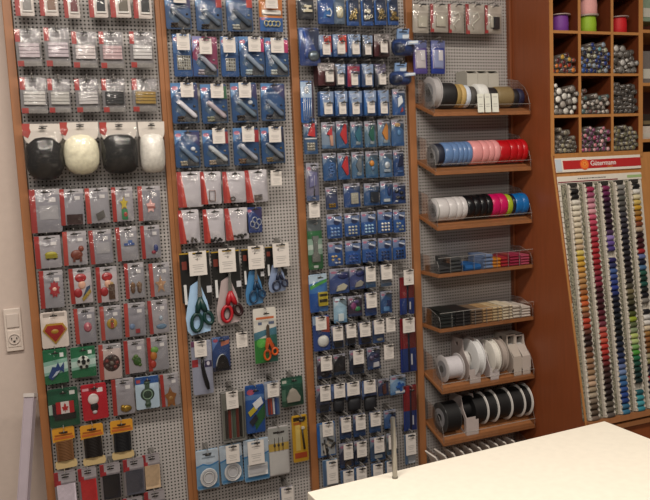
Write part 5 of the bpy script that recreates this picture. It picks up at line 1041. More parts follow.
for sh, kind, (x0, x1, za, zb), col, lab, Y, o in ROLLS:
    if x1 > SX1-.004: x0 -= x1-SX1+.004; x1 = SX1-.004
    xc = (x0+x1)/2; w = x1-x0-.0012
    if kind in ('roll', 'spool', 'reel'):
        R = (zb-za)/2*1.03
        zt = shelf_top(sh, Y)
        zc = zt+R*1.01+.0006
        yc = Y
        nm = {'roll':'ribbon_roll','spool':'ribbon_spool','reel':'ribbon_reel'}[kind]
        t = thing(nm, lab, 'ribbon' , (xc, yc, zc-R), GLR)
        sat = o.get('satin'); cm = mat(col, .28 if sat else .6, 0, .6, 'thread')
        m = MB()
        if kind == 'roll':
            rr = R*random.uniform(.94,.97); e = w*.12
            m.lathe([(rr*.35,-w/2),(rr*.96,-w/2),(rr,-w/2+e),(rr,w/2-e),(rr*.96,w/2),(rr*.35,w/2)], cm, 'x', (0,0,R), 36); m.build('wound_ribbon', t)
            m = MB()
            for s_ in (-1,1): m.lathe([(R*.985,s_*(w/2+.0002)),(R*.985,s_*(w/2-.0012))] if s_<0 else [(R*.985,w/2-.0012),(R*.985,w/2+.0002)], mat('8c8c8c',.4) if not sat else clear_fl, 'x', (0,0,R), 36) if False else None
            m.lathe([(rr*.34,-w/2-.0002),(rr*.34,w/2+.0002)], mat('a49c90',.7), 'x', (0,0,R), 20); m.build('cardboard_core', t)
        elif kind == 'spool':
            fl = o.get('fl',1); body = 'a8a4a4' if fl in (1,) else col
            rb = R*(.9 if fl == 1 else .8 if fl == 2 else .97)
            m.lathe([(rb,-w/2+.003),(rb,w/2-.003)], mat(body if fl!=1 else col, .6,0,.5,'thread'), 'x', (0,0,R), 36); m.build('wound_ribbon', t)
            fm = mat({1:col,2:'b4b0b0',3:'3c3c3c'}[fl], .3)
            m = MB(); m.lathe([(R*.2,-w/2),(R*.97,-w/2),(R,-w/2+.001),(R,-w/2+.002),(R*.97,-w/2+.003)], fm, 'x', (0,0,R), 36)
            m.build('flange', t); m = MB(); m.lathe([(R*.97,w/2-.003),(R,w/2-.002),(R,w/2-.001),(R*.97,w/2)], fm, 'x', (0,0,R), 36); m.build('flange', t)
            m = MB(); m.lathe([(R*.62,-w/2-.001),(R*.60,-w/2+.001)], mat('8c8c90',.4), 'x', (0,0,R), 28); m.build('hub_label', t)
            m = MB(); m.lathe([(R*.26,-w/2-.0018),(R*.26,w/2+.0002)], mat('141414' if o.get('hole') or fl==3 else '5c5c5c',.6), 'x', (0,0,R), 20); m.build('core_hub', t)
        else:
            q_ = .84 if o.get('rim') else .88; m.lathe([(R*q_,-w/2+.002),(R*q_,w/2-.002)], mat(col if not o.get('rim') else '101012',.6,0,.5,'thread'), 'x', (0,0,R), 40); m.build('wound_ribbon', t)
            fm = mat('ccc8c4' if o.get('rim') else col,.4)
            for s_,a_ in ((-1,-w/2),(1,w/2-.0022)):
                m = MB()
                if o.get('rim') and s_ < 0: continue
                if o.get('rim'): m.lathe([(R*.2,-.0015),(R*.97,-.0015),(R,.0004),(R*.97,.0022)], fm, 'x', (a_,0,R), 40)
                else: m.lathe([(R*.2,0),(R*.97,0),(R,.0011),(R*.97,.0022)], fm, 'x', (a_,0,R), 40)
                m.build('flange', t)
            m = MB(); m.lathe([(R*.3,-w/2-.0006),(R*.3,w/2+.0003)], mat('8c8884',.6), 'x', (0,0,R), 20); m.build('core_hub', t)
    elif kind == 'dispenser':
        zt = shelf_top(sh, Y-.0); h = zb-zt; d0 = -.006-Y; d1 = -DEP+.010-Y
        if o.get('tall'): d1 = -.03-.012
        t = thing('ribbon_dispenser', lab, 'ribbon dispenser', (xc, Y, zt-.0+.0), 'cardboard ribbon dispensers')
        cm = mat(col,.6); lo = h*.42
        zf = shelf_top(sh, Y+d1)-zt; zbk = shelf_top(sh, Y+d0)-zt
        tall = bool(o.get('tall')); box = tall or o.get('hole') or o.get('oval')
        out = [(d0,zbk),(d1,zf),(d1,lo),(d1*.35,h*.70),(d1*.30,h),(d0,h)]
        if tall: out = [(d0,zbk),(d1,zf),(d1,h*.9),(d1*.7,h),(d0,h)]
        wt = .0022; n = len(out)
        for sx in (-w/2, w/2-wt):
            m = MB(); hc = None
            if o.get('oval'): hc, hr = (d0*.2+d1*.55, lo*.62+zf*.38), (.020, .030)
            elif not tall: hc, hr = ((d0+d1*.3)/2, h*.84), (.009, .008)
            if hc:
                K = 28; ring = []; hole = []
                for q in range(K):
                    a = 2*math.pi*q/K; dx, dz = math.cos(a), math.sin(a); best = 9
                    for e in range(n):
                        (ax,az),(bx_,bz) = out[e], out[(e+1)%n]; ex, ez = bx_-ax, bz-az; den = dx*ez-dz*ex
                        if abs(den) < 1e-9: continue
                        tt = ((ax-hc[0])*ez-(az-hc[1])*ex)/den; uu = ((ax-hc[0])*dz-(az-hc[1])*dx)/den
                        if tt > 0 and -1e-6 <= uu <= 1+1e-6: best = min(best, tt)
                    if best > 1: best = .02
                    ring.append((hc[0]+dx*best, hc[1]+dz*best)); kk = min(1, best*.8/max(hr)); hole.append((hc[0]+dx*hr[0]*kk, hc[1]+dz*hr[1]*kk))
                vs = [(sx+a,y,z) for a in (0,wt) for y,z in ring+hole]; fs = []
                for q in range(K):
                    q2 = (q+1)%K; fs += [(q,q2,K+q2,K+q),(2*K+q,3*K+q,3*K+q2,2*K+q2),(q,2*K+q,2*K+q2,q2),(K+q,K+q2,3*K+q2,3*K+q)]
                m.poly(vs, fs, cm)
            else:
                vs = [(sx+a,y,z) for a in (0,wt) for y,z in out]
                m.poly(vs, [list(range(n))[::-1], list(range(n,2*n))]+[(q,(q+1)%n,n+(q+1)%n,n+q) for q in range(n)], cm)
            m.build('side_wall', t)
        m = MB(); m.box(-w/2+wt, w/2-wt, d0-.002, d0, zbk, h, cm); m.build('back_wall', t)
        m = MB(); m.box(-w/2+wt, w/2-wt, d1, d1+.002, zf, h*.9 if tall else lo if box else lo*.6, cm); m.build('front_lip', t)
        if o.get('hole'):
            m = MB(); (y0_,z0_),(y1_,z1_),(y2_,z2_) = out[2],out[3],out[4]
            m.poly([(x,y,z) for x in (-w/2+wt,w/2-wt) for y,z in ((y0_,z0_),(y1_,z1_),(y1_+.002,z1_),(y0_+.002,z0_))], [(0,1,2,3),(7,6,5,4),(0,4,5,1),(1,5,6,2),(2,6,7,3),(3,7,4,0)], cm)
            m.box(-w/2+wt, w/2-wt, y2_, y2_+.002, h*.94, h, cm); m.box(-w/2+wt, -w/2+wt*2.4, y2_, y2_+.002, h*.7, h*.94, cm); m.box(w/2-wt*2.4, w/2-wt, y2_, y2_+.002, h*.7, h*.94, cm); m.box(-w/2+wt,w/2-wt,y2_,d0,h-.002,h,cm); m.build('upper_front', t)
        if tall: m = MB(); m.box(-w/2+wt, w/2-wt, d1*.7, d0*.3, h-.002, h, cm); m.build('top_flap', t)
        rr = min(h*.3, .030); m = MB()
        m.lathe([(rr,-w/2+.004),(rr,w/2-.004)], mat('0e0e10' if sh==6 else ('c8c4c0' if sh==5 else '6c6860'),.6,0,.5,'thread'), 'x', (0,(d0+d1)/2 if not tall else (d0+d1)/2,max(zf,zbk)+rr+.004 if not tall else .04), 28) if not tall else m.box(-w/2+.005, w/2-.005, d1+.005, d0-.005, zbk+.004, h*.6, mat('6c6860',.6))
        m.build('ribbon_inside', t)
    elif kind == 'label':
        h = zb-za
        t = thing('label_card', lab, 'label', (xc, -DEP-.006, shelf_top(sh,-DEP)-.002), 'white label cards leaning on the top shelf guard')
        w2 = w
        MB().box(-w2/2, w2/2, -.0015, 0, 0, h, mat(col,.6), Matrix.Rotation(-.06,4,'X')).build('card', t)
        m = MB(); [m.box(-w2*.3, w2*.3, -.0019, -.0015, h*q, h*(q+.03), TEXTM, Matrix.Rotation(-.06,4,'X')) for q in (.3,.42,.8)]; m.build('printed_lines', t)
LV = {1:['single'],2:['upper','lower'],3:['top','middle','bottom'],4:['top','second','third','bottom'],5:['top','second','third','fourth','bottom']}
for sh, (x0, x1, za, zb), n, col, look in STACKS:
    if x0 < SX0+.006: x1 += SX0+.006-x0; x0 = SX0+.006
    zt = shelf_top(sh,-.11)+.0004; H_ = max(zb-zt, .006*n); hh = H_/n; w = x1-x0-.0015
    for k in range(n):
        lab = '%s %s in its stack on %s display shelf' % (LV[n][n-1-k], look, SHN[sh])
        t = thing('bias_binding_pack', lab, 'binding pack', ((x0+x1)/2+random.uniform(-.0006,.0006), -.116+random.uniform(-.001,.001), zt+k*hh), 'bias binding packs on %s shelf' % SHN[sh])
        m = MB(); r_ = min(hh*.42,.004); c = mat(col,.65,0,.4,'fluff')
        pts = [(.003,0),(-.001,hh*.2),(-.003,hh*.46),(-.001,hh*.72),(.003,hh*.92)]
        prof = pts+[(.09,hh*.96),(.09,0)]
        nn = len(prof); vs = [(sx,y,z) for sx in (-w/2,w/2) for y,z in prof]
        m.poly(vs, [list(range(nn)), list(range(2*nn-1,nn-1,-1))]+[(i,nn+i,nn+(i+1)%nn,(i+1)%nn) for i in range(nn)], c); m.build('folded_binding', t)
# eighth shelf: white cards in a row
for k in range(10):
    x = SX0+.03+k*.033; 
    t = thing('paper_sachet', ('%s white sachet from left leaning on the lowest shelf' % ORD[k]), 'sachet', (x, -.09, shelf_top(7,-.09)+.001), 'white sachets on the lowest shelf')
    R_ = Matrix.Rotation(.5,4,'Y') @ Matrix.Rotation(.25,4,'X')
    MB().box(-.002,.002,-.025,.04,.012,.115, mat('d4cac2',.6), Matrix.Rotation(-.5,4,'Y')).build('sachet_body', t)
    MB().box(-.0024,.0024,-.026,.041,.098,.116, mat('e0d8d0',.6), Matrix.Rotation(-.5,4,'Y')).build('folded_top', t)

G = 1.0
# ------------------------------------------------------------------ cubby cabinet and thread rack
H = 1.62; YF = -.205; A = .175
X_L = 1.547
def side_panel(x, lab):
    yb = -.345-.01; m = MB(); out = [(.045,0),(-.36,0),(-.36,H-.86),(YF-.145,H-.83),(YF,H-.0),(YF,2.42),(.045,2.42)]
    n = len(out); vs = [(x+a,y,z) for a in (0,.012) for y,z in out]
    m.poly(vs, [list(range(n)), list(range(2*n-1,n-1,-1))]+[(i,n+i,n+(i+1)%n,(i+1)%n) for i in range(n)], WD); return m
cab = thing('display_cabinet', 'tall brown wooden cabinet with button tube cubbyholes above the thread rack', 'cabinet', (X_L,0,0))
cab.location = (0,0,0)
side_panel(X_L, '').build('side_panel', cab)
m = MB(); m.box(X_L-.0005, X_L+.0125, YF-.002, YF, H, 2.42, WL); m.poly([(x,y,z) for x in (X_L-.0005,X_L+.006) for y,z in ((YF,H),(YF-.147,H-.83),(YF-.150,H-.83),(YF-.003,H))], [(0,1,2,3),(7,6,5,4),(0,4,5,1),(1,5,6,2),(2,6,7,3),(3,7,4,0)], WL); m.build('edge_strip', cab)
XR = CUB_X[3][1]
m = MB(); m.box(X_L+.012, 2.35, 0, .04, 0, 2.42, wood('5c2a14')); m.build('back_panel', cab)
for k,(a,b) in enumerate(CUB_X[1:]): 
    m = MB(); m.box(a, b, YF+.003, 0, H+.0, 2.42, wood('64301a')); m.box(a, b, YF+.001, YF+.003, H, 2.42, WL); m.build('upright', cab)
cz = [tuple(q) for q in CUB_Z]
top_extra = [(cz[0][0]+.125, cz[0][1]+.125)]
for q in top_extra+cz[:]:
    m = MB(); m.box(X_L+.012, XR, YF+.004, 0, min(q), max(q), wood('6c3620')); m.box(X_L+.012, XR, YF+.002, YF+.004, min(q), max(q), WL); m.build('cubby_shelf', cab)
# neighbouring bay to the right
m = MB(); m.box(XR+.0, 2.35, YF+.002, 0, H+.385, H+.395, WL); m.box(XR, 2.35, YF+.002, 0, H+.215, H+.225, WL); m.box(XR, 2.35, YF+.002, 0, H+.032, H+.042, WL); m.box(XR, 2.35, YF+.002,0,H-.14,H-.13,WL); m.build('side_bay_shelf', cab)
# base under the rack
m = MB(); m.box(X_L+.012, 2.35, -.355, -.3, 0, H-.845, wood('8c4a26')); m.box(X_L+.012, 2.35, -.365, 0, H-.852, H-.838, WO); m.build('base_cupboard', cab)
m = MB(); m.box(2.06, 2.35, -.19, 0, H-.838, H-.0, WL); m.build('right_frame', cab)
# neighbour bay stock
for k,(z0,z1,c,lab) in enumerate(((H+.425,H+.52,'7c8c78','pale green stack of cards on the upper right shelf'),(H+.225,H+.33,'6c6460','grey stack of cards on the middle right shelf'),(H+.042,H+.085,'c0b4a8','white card box on the lower right shelf'),(H+.085,H+.125,'2c2018','dark tin standing on the white card box'))):
    t = thing('card_stack' if k < 2 else 'card_box', lab, 'box', (XR+.05, YF+.02, z0), 'goods on the right hand shelves')
    m = MB(); m.box(-.036, .06, 0, .12, 0, z1-z0, mat(c,.6,0,.4,'fluff')); m.build('box_body', t, bevel=.002)
    m = MB(); m.box(-.03, .05, -.001, 0, (z1-z0)*.15, (z1-z0)*.45, mat('b8b4a8' if k != 3 else '6c5c40',.6)); m.build('paper_label', t)
G = .8
# cord cones in the top cubbies
def cone(x, z, r, h, c, lab):
    t = thing('cord_spool', lab, 'cord spool', (x, YF+.045, z), 'upright cord spools in the top cubbyholes')
    m = MB(); m.lathe([(r*.9,0),(r,h*.08),(r*.97,h*.3),(r*1.0,h*.5),(r*.95,h*.75),(r*.93,h)], mat(c,.6,0,.4,'thread'), 'z', (0,0,.002), 28); m.build('wound_cord', t)
    m = MB(); m.lathe([(r*1.15,0),(r*1.15,.002)], mat('b09c90',.5),'z',(0,0,0),28); m.build('end_flange', t); m = MB(); m.lathe([(r*1.22,h),(r*1.22,h+.003)], mat('a08c84',.5),'z',(0,0,.002),28); m.build('end_flange', t)
zc0 = max(cz[0])
cone(CUB_X[0][1]+.062, zc0, .028, .050, '7c3c98', 'purple cord spool in the top left cubbyhole')
cone(CUB_X[1][1]+.063, zc0, .029, .050, '9cc02c', 'lime green cord spool under the pink one')
cone(CUB_X[1][1]+.064, zc0+.0552, .031, .056, 'd89c98', 'pink cord spool stacked on the lime green one')
cone(CUB_X[2][1]+.060, zc0, .028, .050, 'd01820', 'bright red cord spool in the top right cubbyhole')
# tubes of buttons
TC = {
 (0,0):(['b03828','d07830','8c2c3c','c89c3c','602428','a84c38'], [4,5,4,4,3,2][:0] or [2,3,4,4,3,2]),
 (0,1):(['2c3c80','3c5ca0','8c98a8','303448','68a0a8','a8a890','243060'], [5,5,6,5,6,5]),
 (0,2):(['989490','807c78','b8b4b0','605c58'], [5,6,6,5,5,4]),
 (1,0):(['c8c4bc','8c8680','e0dcd4','a49c94'], [5,6,5,5,6,6]),
 (1,1):(['9c948c','c8b8b0','704c48','bcb4ac','587070'], [5,3,3,4,4,4]),
 (1,2):(['585450','4c4844','686460','3c3836'], [6,6,5,6,6,5]),
 (2,0):(['706860','8c8474','5c5648','a0987c'], [2,3,5,5,4,3]),
 (2,1):(['b0486c','8c4c70','c87888','6c4460','d0a0a4'], [4,5,5,4,5,5]),
 (2,2):(['847c58','a09474','6c6850','989078'], [5,5,5,5,5,4])}
CN = ['left','middle','right']; RN = ['second','third','fourth']
TP = {}
def make_tube(r, c, lab, grp, loc):
    key = (round(r,4), c)
    if key in TP: return copy_thing(TP[key], loc, lab, grp)
    t = thing('button_tube', lab, 'button tube', loc, grp)
    m = MB(); m.lathe([(r*.93,-.15),(r,-.149),(r,0),(r*.86,.0),(r*.84,-.004)], mat('58504a',.25,0,.6), 'y', (0,0,0), 14); m.build('clear_tube', t)
    m = MB(); m.lathe([(r*.83,-.004),(r*.78,-.0006),(r*.3,.0006)], mat(c,.3,0,.6), 'y', (0,0,0), 12)
    m.build('end_button', t)
    TP[key] = t; return t
CNAME = {'b03828':'red','d07830':'orange','8c2c3c':'dark red','c89c3c':'yellow','602428':'maroon','a84c38':'rust'}
def cname(c):
    r,g,b = (int(c[i:i+2],16) for i in (0,2,4)); mx,mn = max(r,g,b),min(r,g,b); l = (mx+mn)/2
    if c in CNAME: return CNAME[c]
    if mx-mn < 22: return 'white' if l > 200 else 'light grey' if l > 150 else 'grey' if l > 95 else 'dark grey'
    if b >= r and b >= g: return 'navy blue' if l < 75 else 'blue' if l < 130 else 'pale blue'
    if g >= r and g >= b: return 'green' if l < 120 else 'pale green'
    if r > 170 and g > 140: return 'cream' if b > 130 else 'yellow'
    if g > b*1.05 and r-g < 45: return 'olive brown' if l < 140 else 'beige'
    return 'purple' if b > g*1.2 and l < 100 else 'pink' if b > g else 'brown' if l < 130 else 'orange beige'
OR2 = ['lowest','second','third','fourth','fifth','sixth','seventh','eighth','ninth']
PEAK = {(0,0):'r',(2,0):'m'}
for (r_, c_), (cols, hts) in TC.items():
    xa, xb = (X_L+.0125 if c_ == 0 else CUB_X[c_][1]), CUB_X[c_+1][0]
    zf = max(cz[r_+1]); placed = []; big = (r_,c_) in ((0,2),(1,0))
    grp = 'button tubes in %s cubbyhole of %s row' % (CN[c_], RN[r_])
    for att in range(60):
        rr = random.choice([.0072,.0082,.0082,.0092] if not big else [.0078,.0088,.0105,.0125]); best = None
        for q in range(60):
            x = xa+rr+.0003+(xb-xa-2*rr-.0006)*q/59; z = zf+rr+.0003
            for (x2,z2,r2,_) in placed:
                d2 = (rr+r2+.0001)**2-(x-x2)**2
                if d2 > 0: z = max(z, z2+math.sqrt(d2))
            top = .0165*hts[min(5,int(6*(x-xa)/(xb-xa)))]+.002
            if z+rr > zf+top: continue
            if best is None or z < best[1]: best = (x,z)
        if best: placed.append((best[0],best[1],rr,random.choice(cols)))
    lay = {}
    for pl in placed: lay.setdefault(int((pl[1]-zf)/.0165), []).append(pl)
    for L_ in lay:
        for q,(x,z,rr,c) in enumerate(sorted(lay[L_])):
            lab = '%s ended button tube, %s from left in %s layer, %s cubbyhole, %s row' % (cname(c), ORD[q], OR2[L_], CN[c_], RN[r_])
            make_tube(rr, c, lab, grp, (x, YF+.004+random.uniform(-.006,.010), z))
G = .95
# ---- rack (leans outward towards its foot)
RY0 = YF+.004
CA, SA = math.cos(A), math.sin(A)
def RP(x, s, d=0):        # point at x, distance s down the sloping face, d out of it
    return (x, RY0-s*SA-d*CA, H-s*CA+d*SA*1.0)
def rl(s): return 1.5585-.010*s
def rr_(s): return 1.905-.055*s
rack = thing('thread_rack', 'sloping thread rack of sewing spools under a red sign', 'thread rack', (0,0,0))
def quadbox(m, x00,x01,s0,x10,x11,s1,d0,d1,mt):   # top edge x00..x01 at s0, bottom edge x10..x11 at s1
    vs = [RP(x00,s0,d0),RP(x01,s0,d0),RP(x11,s1,d0),RP(x10,s1,d0),RP(x00,s0,d1),RP(x01,s0,d1),RP(x11,s1,d1),RP(x10,s1,d1)]
    m.poly(vs, [(0,1,2,3),(7,6,5,4),(0,4,5,1),(1,5,6,2),(2,6,7,3),(3,7,4,0)], mt)
WH = mat('cdc6ba',.5)
m = MB(); quadbox(m, rl(0),2.05,.0, rl(.83),2.05,.832, -.012,-.004, WL); m.build('wooden_backboard', rack)
m = MB(); quadbox(m, rl(.066),rr_(.066),.066, rl(.83),rr_(.83),.828, -.004,.0, WH); m.build('white_panel', rack)
sg = MB(); quadbox(sg, 1.558,1.907,.008, 1.557,1.905,.053, -.004,.002, mat('d8cfc4',.4)); sign = sg.build('sign_board', rack)
m = MB(); quadbox(m, 1.591,1.9065,.017, 1.591,1.9055,.045, .002,.0026, mat('b02424',.4)); m.build('red_band', sign)
m = MB(); quadbox(m, 1.562,1.585,.012, 1.562,1.585,.050, .002,.0028, mat('b8c0c8',.4)); m.build('blue_white_label', sign)
def disc(m, x, s, r, d0, d1, mt, n=24, r2=None):
    vs = [RP(x+r*math.cos(2*math.pi*k/n), s+r*math.sin(2*math.pi*k/n), d) for d in (d0,d1) for k in range(n)]
    m.poly(vs, [list(range(n,2*n))[::-1]]+[(k,(k+1)%n,n+(k+1)%n,n+k) for k in range(n)], mt)
m = MB(); disc(m,1.674,.0315,.0175,.002,.0035,mat('e0602c',.4)); disc(m,1.674,.0315,.0125,.0035,.0038,mat('e89038',.4)); disc(m,1.674,.0315,.0105,.0038,.0041,mat('dc6428',.4))
for k in range(6):
    a = math.pi*k/3; disc(m,1.674+.006*math.cos(a),.0315+.006*math.sin(a),.0025,.0041,.0044,mat('ec9c48',.4),8)
m.build('round_emblem', sign)
RM = Matrix.Rotation(-A,4,'X')
def text(s_, x, sd, size, col, name, d, par):
    cu = bpy.data.curves.new(name,'FONT'); cu.body = s_; cu.size = size; cu.extrude = .0003
    if name == 'brand_lettering': cu.offset = .0001
    ob = bpy.data.objects.new(name+'_curve', cu); C.objects.link(ob)
    bpy.context.view_layer.update()
    me = bpy.data.meshes.new_from_object(ob.evaluated_get(bpy.context.evaluated_depsgraph_get()))
    bpy.data.objects.remove(ob)
    me.materials.clear(); me.materials.append(mat(col,.4)); o2 = bpy.data.objects.new(name, me); C.objects.link(o2); o2.parent = par
    p_ = RP(x, sd, d); o2.matrix_local = Matrix.Translation(p_) @ Matrix.Rotation(math.pi/2-A,4,'X')
    return o2
text('G\u00fctermann', 1.698, .0365, .0225, 'e0dcd8', 'brand_lettering', .0030, sign)
text('creativ', 1.764, .0440, .0085, 'd88c40', 'small_lettering', .0030, sign)
hd = MB(); quadbox(hd, rl(.068),rr_(.068),.068, rl(.087),rr_(.09),.0885, 0,.003, mat('d4ccc0',.4)); hdo = hd.build('header_strip', rack)
m = MB(); quadbox(m, 1.562,1.80,.083, 1.562,1.80,.0865, .003,.0034, mat('7c2030',.4)); quadbox(m,1.84,1.90,.074,1.84,1.90,.083,.003,.0034,mat('98b078',.4)); m.build('coloured_stripe', hdo)
m = MB(); rnd = random.Random(3); x = 1.64
while x < 1.745:
    l_ = rnd.uniform(.003,.010); quadbox(m,x,x+l_,.0745,x,x+l_,.0775,.003,.0034,mat('50484a',.5)); x += l_+.0025
m.build('printed_words', hdo)
# columns
C0 = [1.6113,1.6726,1.7352,1.7965,1.8590]; C1 = [1.5800,1.6405,1.7010,1.7618,1.8160]   # at s=.115 and s=.824
def cxs(k, s): f = (s-.115)/.709; return C0[k]+(C1[k]-C0[k])*f
SPK = mat('7c7868',.7,0,.3,'speck')
for k in range(5):
    a = MB()
    for sd in (-1,1):
        o_ = sd*.0175
        quadbox(a, cxs(k,.095)+o_-.0022, cxs(k,.095)+o_+.0022, .095, cxs(k,.825)+o_-.0022, cxs(k,.825)+o_+.0022, .825, 0,.012, mat('c4bcb0',.5))
        for q in range(46):
            s_ = .100+q*.0158; xx = cxs(k,s_)+o_; quadbox(a, xx-.0024*1.5, xx+.0024*1.5, s_, xx-.0036,xx+.0036, s_+.006, .010,.0135, mat('d0c8bc',.5))
    a.build('spool_track', rack)
    b = MB(); lo = -.0385; hi = -.0215; quadbox(b, cxs(k,.095)+lo, cxs(k,.095)+hi, .092, cxs(k,.825)+lo+.002, cxs(k,.825)+hi, .825, 0,.004, SPK); b.build('number_strip', rack)
    b = MB(); quadbox(b, cxs(k,.095)-.014, cxs(k,.095)+.014, .090, cxs(k,.1)-.014, cxs(k,.1)+.014, .101, 0,.013, mat('2c2824',.5)); b.build('track_cap', rack)
m = MB()
for q in range(44): quadbox(m, 1.5595-.001*q*.3, 1.570-.001*q*.4, .100+q*.0165, 1.5595-.001*q*.3, 1.570-.001*q*.4, .111+q*.0165, 0,.003, mat('c8c0b4',.5))
m.build('label_column', rack)
m = MB(); quadbox(m, rl(.83),1.99,.828, rl(.85),1.99,.845, -.012,.02, WO); m.build('bottom_ledge', rack)
COLS = [
 '1c181c 1c181c e4dccc e8dcc4 e4d8c0 e4d4b8 e0d0b4 e0ccaa d8c09c dcc08c d4b088 e8d080 e8cc60 e8b828 e0a428 dc9830 d89848 c08848 c08040 b06028 d87020 e05820 bc7840 9c5434 d83c20 bc3c28 6c3424 401c1c 34201c 704430 80482c 986040 a87850 9c6c4c a47c54 c49c78 cca480 a48c6c b09c80 806c58 5c4838 5c4838 7c6454',
 'c02454 b04870 d07c90 e090a0 e89ca4 d0606c e05070 d83c5c cc2c48 c82840 c4283c c02430 c42028 bc2028 b41c24 a81c24 981c2c 941c34 981c3c 8c1830 541824 481420 501c28 441418 601828 70202c 803040 a04850 d85c54 d04030 dc4c34 d83024 c8281c a82420 781c1c 4c2420 402420 3c2420 342020 301c1c 2c1c1c 2c1c1c 584c40 64584c 60544c',
 '902058 701450 501440 301430 30142c 30142c 34142c 301428 2c1428 503058 9478c4 6848a0 483488 000000 2c2468 2c3468 3c5ca4 344c9c 283c90 24389c 1c2c74 18204c 181c34 14182c 14182c 141824 141824 14181c 14181c 1c2030 1c2438 1c2440 24305c 2c3c70 5c70a8 6c88bc 90a8c8 4074a8 2c64a8 2850a0 20449c 1c3c8c 2c6c94 3078a0',
 '908c88 706c68 606058 585450 545250 4c4a4c 44424a 3c3a44 34303c 302c3c 2c2834 2c2834 282430 28242c 28202c 281c24 281c24 281c20 2c2020 302828 504838 807048 605838 484428 28241c 4c541c a0b420 607020 606c40 90a070 c0d068 b8cc78 7cb058 4ca830 1c7848 185440 144038 143434 142c2c 38443c 000000 186470 309ca8 3ca8b4 2c94a8',
 '18181c e4e0d8 e8d8a8 e4c058 e4a81c b07828 c87818 944424 c0a080 34181c 4c141c b82028 6070ac 1c2038 4070a0 20604c 143c30 18584c 242828 1c1c24 888078 000000 181420 dcd8d4 e4dcd4 e0c8a4 b07830 a45c28 885020 a89870 908848 3c2430 343040 b01828 1c204c 302430 3c2840 282028 584c54']
ROWN = ['cream to brown', 'pink to dark red', 'purple to blue', 'grey to turquoise', 'mixed colour']
SP = {}
N = 41
def make_spool(c, s, k, loc, lab, grp, rot, big=1.):
    key = (c, big)
    if key in SP: return copy_thing(SP[key], loc, lab, grp, rot)
    t = thing('thread_spool', lab, 'thread spool', loc, grp, rot)
    m = MB(); r = .0083*big; l_ = .0138
    m.lathe([(r*.72,-l_),(r*.93,-l_*.8),(r,-l_*.3),(r,l_*.3),(r*.93,l_*.8),(r*.72,l_)], mat(mute(c,.9,.22),.5,0,.35,'thread'), 'x', (0,0,0), 16); m.build('wound_thread', t)
    m = MB(); m.lathe([(r*.6,-l_-.0014),(r*.6,l_+.0014)], mat('b8b0a4',.4), 'x', (0,0,0), 12); m.build('spool_core', t)
    SP[key] = t; return t
for k in range(5):
    cols = COLS[k].split(); n = len(cols)
    s = .1135 if k != 0 else .1165
    i = 0; sp = (.821-s)/(N-1); cnt = {}
    for q in range(N):
        ss = s+q*sp; c = cols[min(n-1, int(round(q*(n-1)/(N-1))))]
        if c == '000000': continue
        nm = cname(c) if not (max(int(c[j:j+2],16) for j in (0,2,4)) < 40) else 'black'
        x = cxs(k, ss); loc = RP(x, ss, .0125)
        make_spool(c, ss, k, loc, '%s thread spool, number %d from top of %s column of rack' % (nm, q+1, ORD[k]), 'thread spools in the %s column' % ROWN[k], (-A,0,0))
G = 1.0
# ------------------------------------------------------------------ stick, table, steel post
sx, sz, sx2, sz2 = STICK
tp = Vector((sx, .0, sz)); 
d_ = Vector((sx2, -.12, sz2))-Vector((sx, -.03, sz)); L_ = sz/(-d_.z); bot = Vector((sx,-.03,sz))+d_*L_
st = thing('plastic_profile', 'long pale lilac plastic profile leaning against the white wall', 'plastic rail', (bot.x, bot.y, 0))
dirv = (Vector((sx,-.03,sz))-bot); Lr = dirv.length; q = dirv.to_track_quat('Z','Y')
st.rotation_mode = 'QUATERNION'; st.rotation_quaternion = q
m = MB(); mt = mat('a89ca4',.3); mt2 = mat('b8acb0',.3)
m.box(-.013,.013,-.010,-.008,.004,Lr,mt2); m.box(-.013,-.011,-.008,.010,.004,Lr,mt); m.box(.011,.013,-.008,.010,.004,Lr,mt); m.box(-.003,-.001,-.012,-.010,.004,Lr,mt2); m.box(-.011,.011,.006,.008,.004,Lr,mt); m.build('channel', st)
MB().box(-.0145,.0145,-.0125,.0115,Lr-.006,Lr+.004,mat('bcb4b0',.4)).build('end_cap', st); MB().box(-.0145,.0145,-.0125,-.0095,Lr*.62,Lr*.66,mat('c8c4c4',.4)).build('sticker', st)
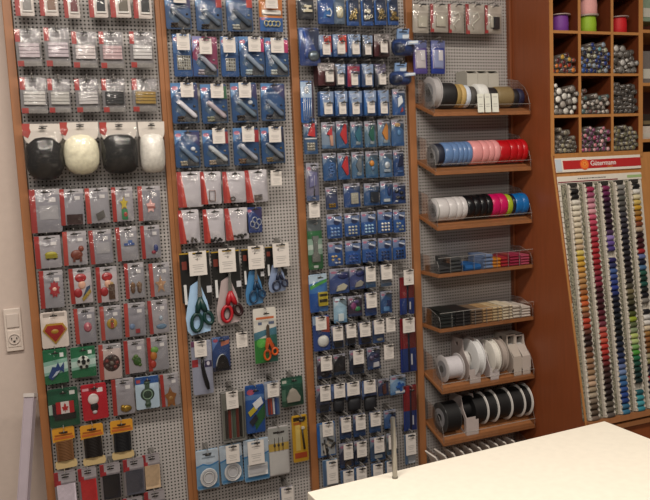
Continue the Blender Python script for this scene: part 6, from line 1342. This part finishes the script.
# table
TZ = H-.65; AX, AY = .496, -.757; BX, BY = 1.2866, -.7214
ang = math.atan2(BY-AY, BX-AX); LW = math.hypot(BX-AX, BY-AY)
tb = thing('cutting_table', 'large white topped cutting table in the foreground', 'table', (AX, AY, 0), None, (0,0,ang))
TM = mat('f0e9da',.35,0,.4)
MB().box(0, LW, -1.0, 0, TZ-.028, TZ, TM).build('tabletop', tb, bevel=.0015)
MB().box(.03, LW-.03, -.97, -.03, TZ-.10, TZ-.028, mat('a8a098',.5)).build('apron', tb)
for i,(x,y) in enumerate(((.04,-.07),(LW-.09,-.07),(.04,-.95),(LW-.09,-.95))): MB().box(x,x+.05,y,y+.05,0,TZ-.10,mat('a09890',.4)).build('leg', tb, bevel=.002)
t = thing('steel_rod', 'short upright steel post standing on the white table', 'metal post', (.6827, -.7795, TZ))
m = MB(); m.lathe([(.0052,.002),(.0052,.128),(.0042,.131)], mat('a09c94',.28,.85), 'z', (0,0,0), 20); m.build('rod', t)
m = MB(); m.lathe([(.0062,0),(.0062,.003)], mat('807c74',.4,.7), 'z', (0,0,0), 20); m.build('foot_collar', t)

# ------------------------------------------------------------------ light
def area(name, loc, size, energy, col, target=None, sy=None):
    l = bpy.data.lights.new(name,'AREA'); l.energy = energy; l.color = col; l.size = size; l.shape = 'RECTANGLE'; l.size_y = sy or size
    o = bpy.data.objects.new(name, l); C.objects.link(o); o.location = loc
    d = (Vector(target)-Vector(loc)) if target else Vector((0,0,-1)); o.rotation_euler = d.to_track_quat('-Z','Y').to_euler(); return o
area('ceiling_light', (.1,-1.35,2.8), 1.2, 37, (1,.91,.80), None, .25)
area('ceiling_light', (1.4,-1.5,2.8), 1.0, 18, (1,.91,.80), None, .25)
area('ceiling_light', (-.4,-3.2,2.8), 1.2, 28, (1,.92,.83), (0.3,0,1.6), .3)
w = bpy.data.worlds.new('world'); bpy.context.scene.world = w; w.use_nodes = True
w.node_tree.nodes['Background'].inputs[0].default_value = (1,.90,.82,1); w.node_tree.nodes['Background'].inputs[1].default_value = .12
# ------------------------------------------------------------------ camera
cam = bpy.data.cameras.new('camera'); co = bpy.data.objects.new('camera', cam); C.objects.link(co)
cam.sensor_width = 36; cam.lens = F_PX/650*36; cam.clip_start = .05
M_ = Matrix(((CAM_R[0],CAM_U[0],CAM_B[0],CAM_LOC[0]),(CAM_R[1],CAM_U[1],CAM_B[1],CAM_LOC[1]),(CAM_R[2],CAM_U[2],CAM_B[2],CAM_LOC[2]),(0,0,0,1)))
co.matrix_world = M_
sc = bpy.context.scene; sc.camera = co
sc.view_settings.view_transform = 'Standard'; sc.view_settings.look = 'None'; sc.view_settings.gamma = 1; sc.view_settings.use_curve_mapping = False
sc.view_settings.exposure = 0
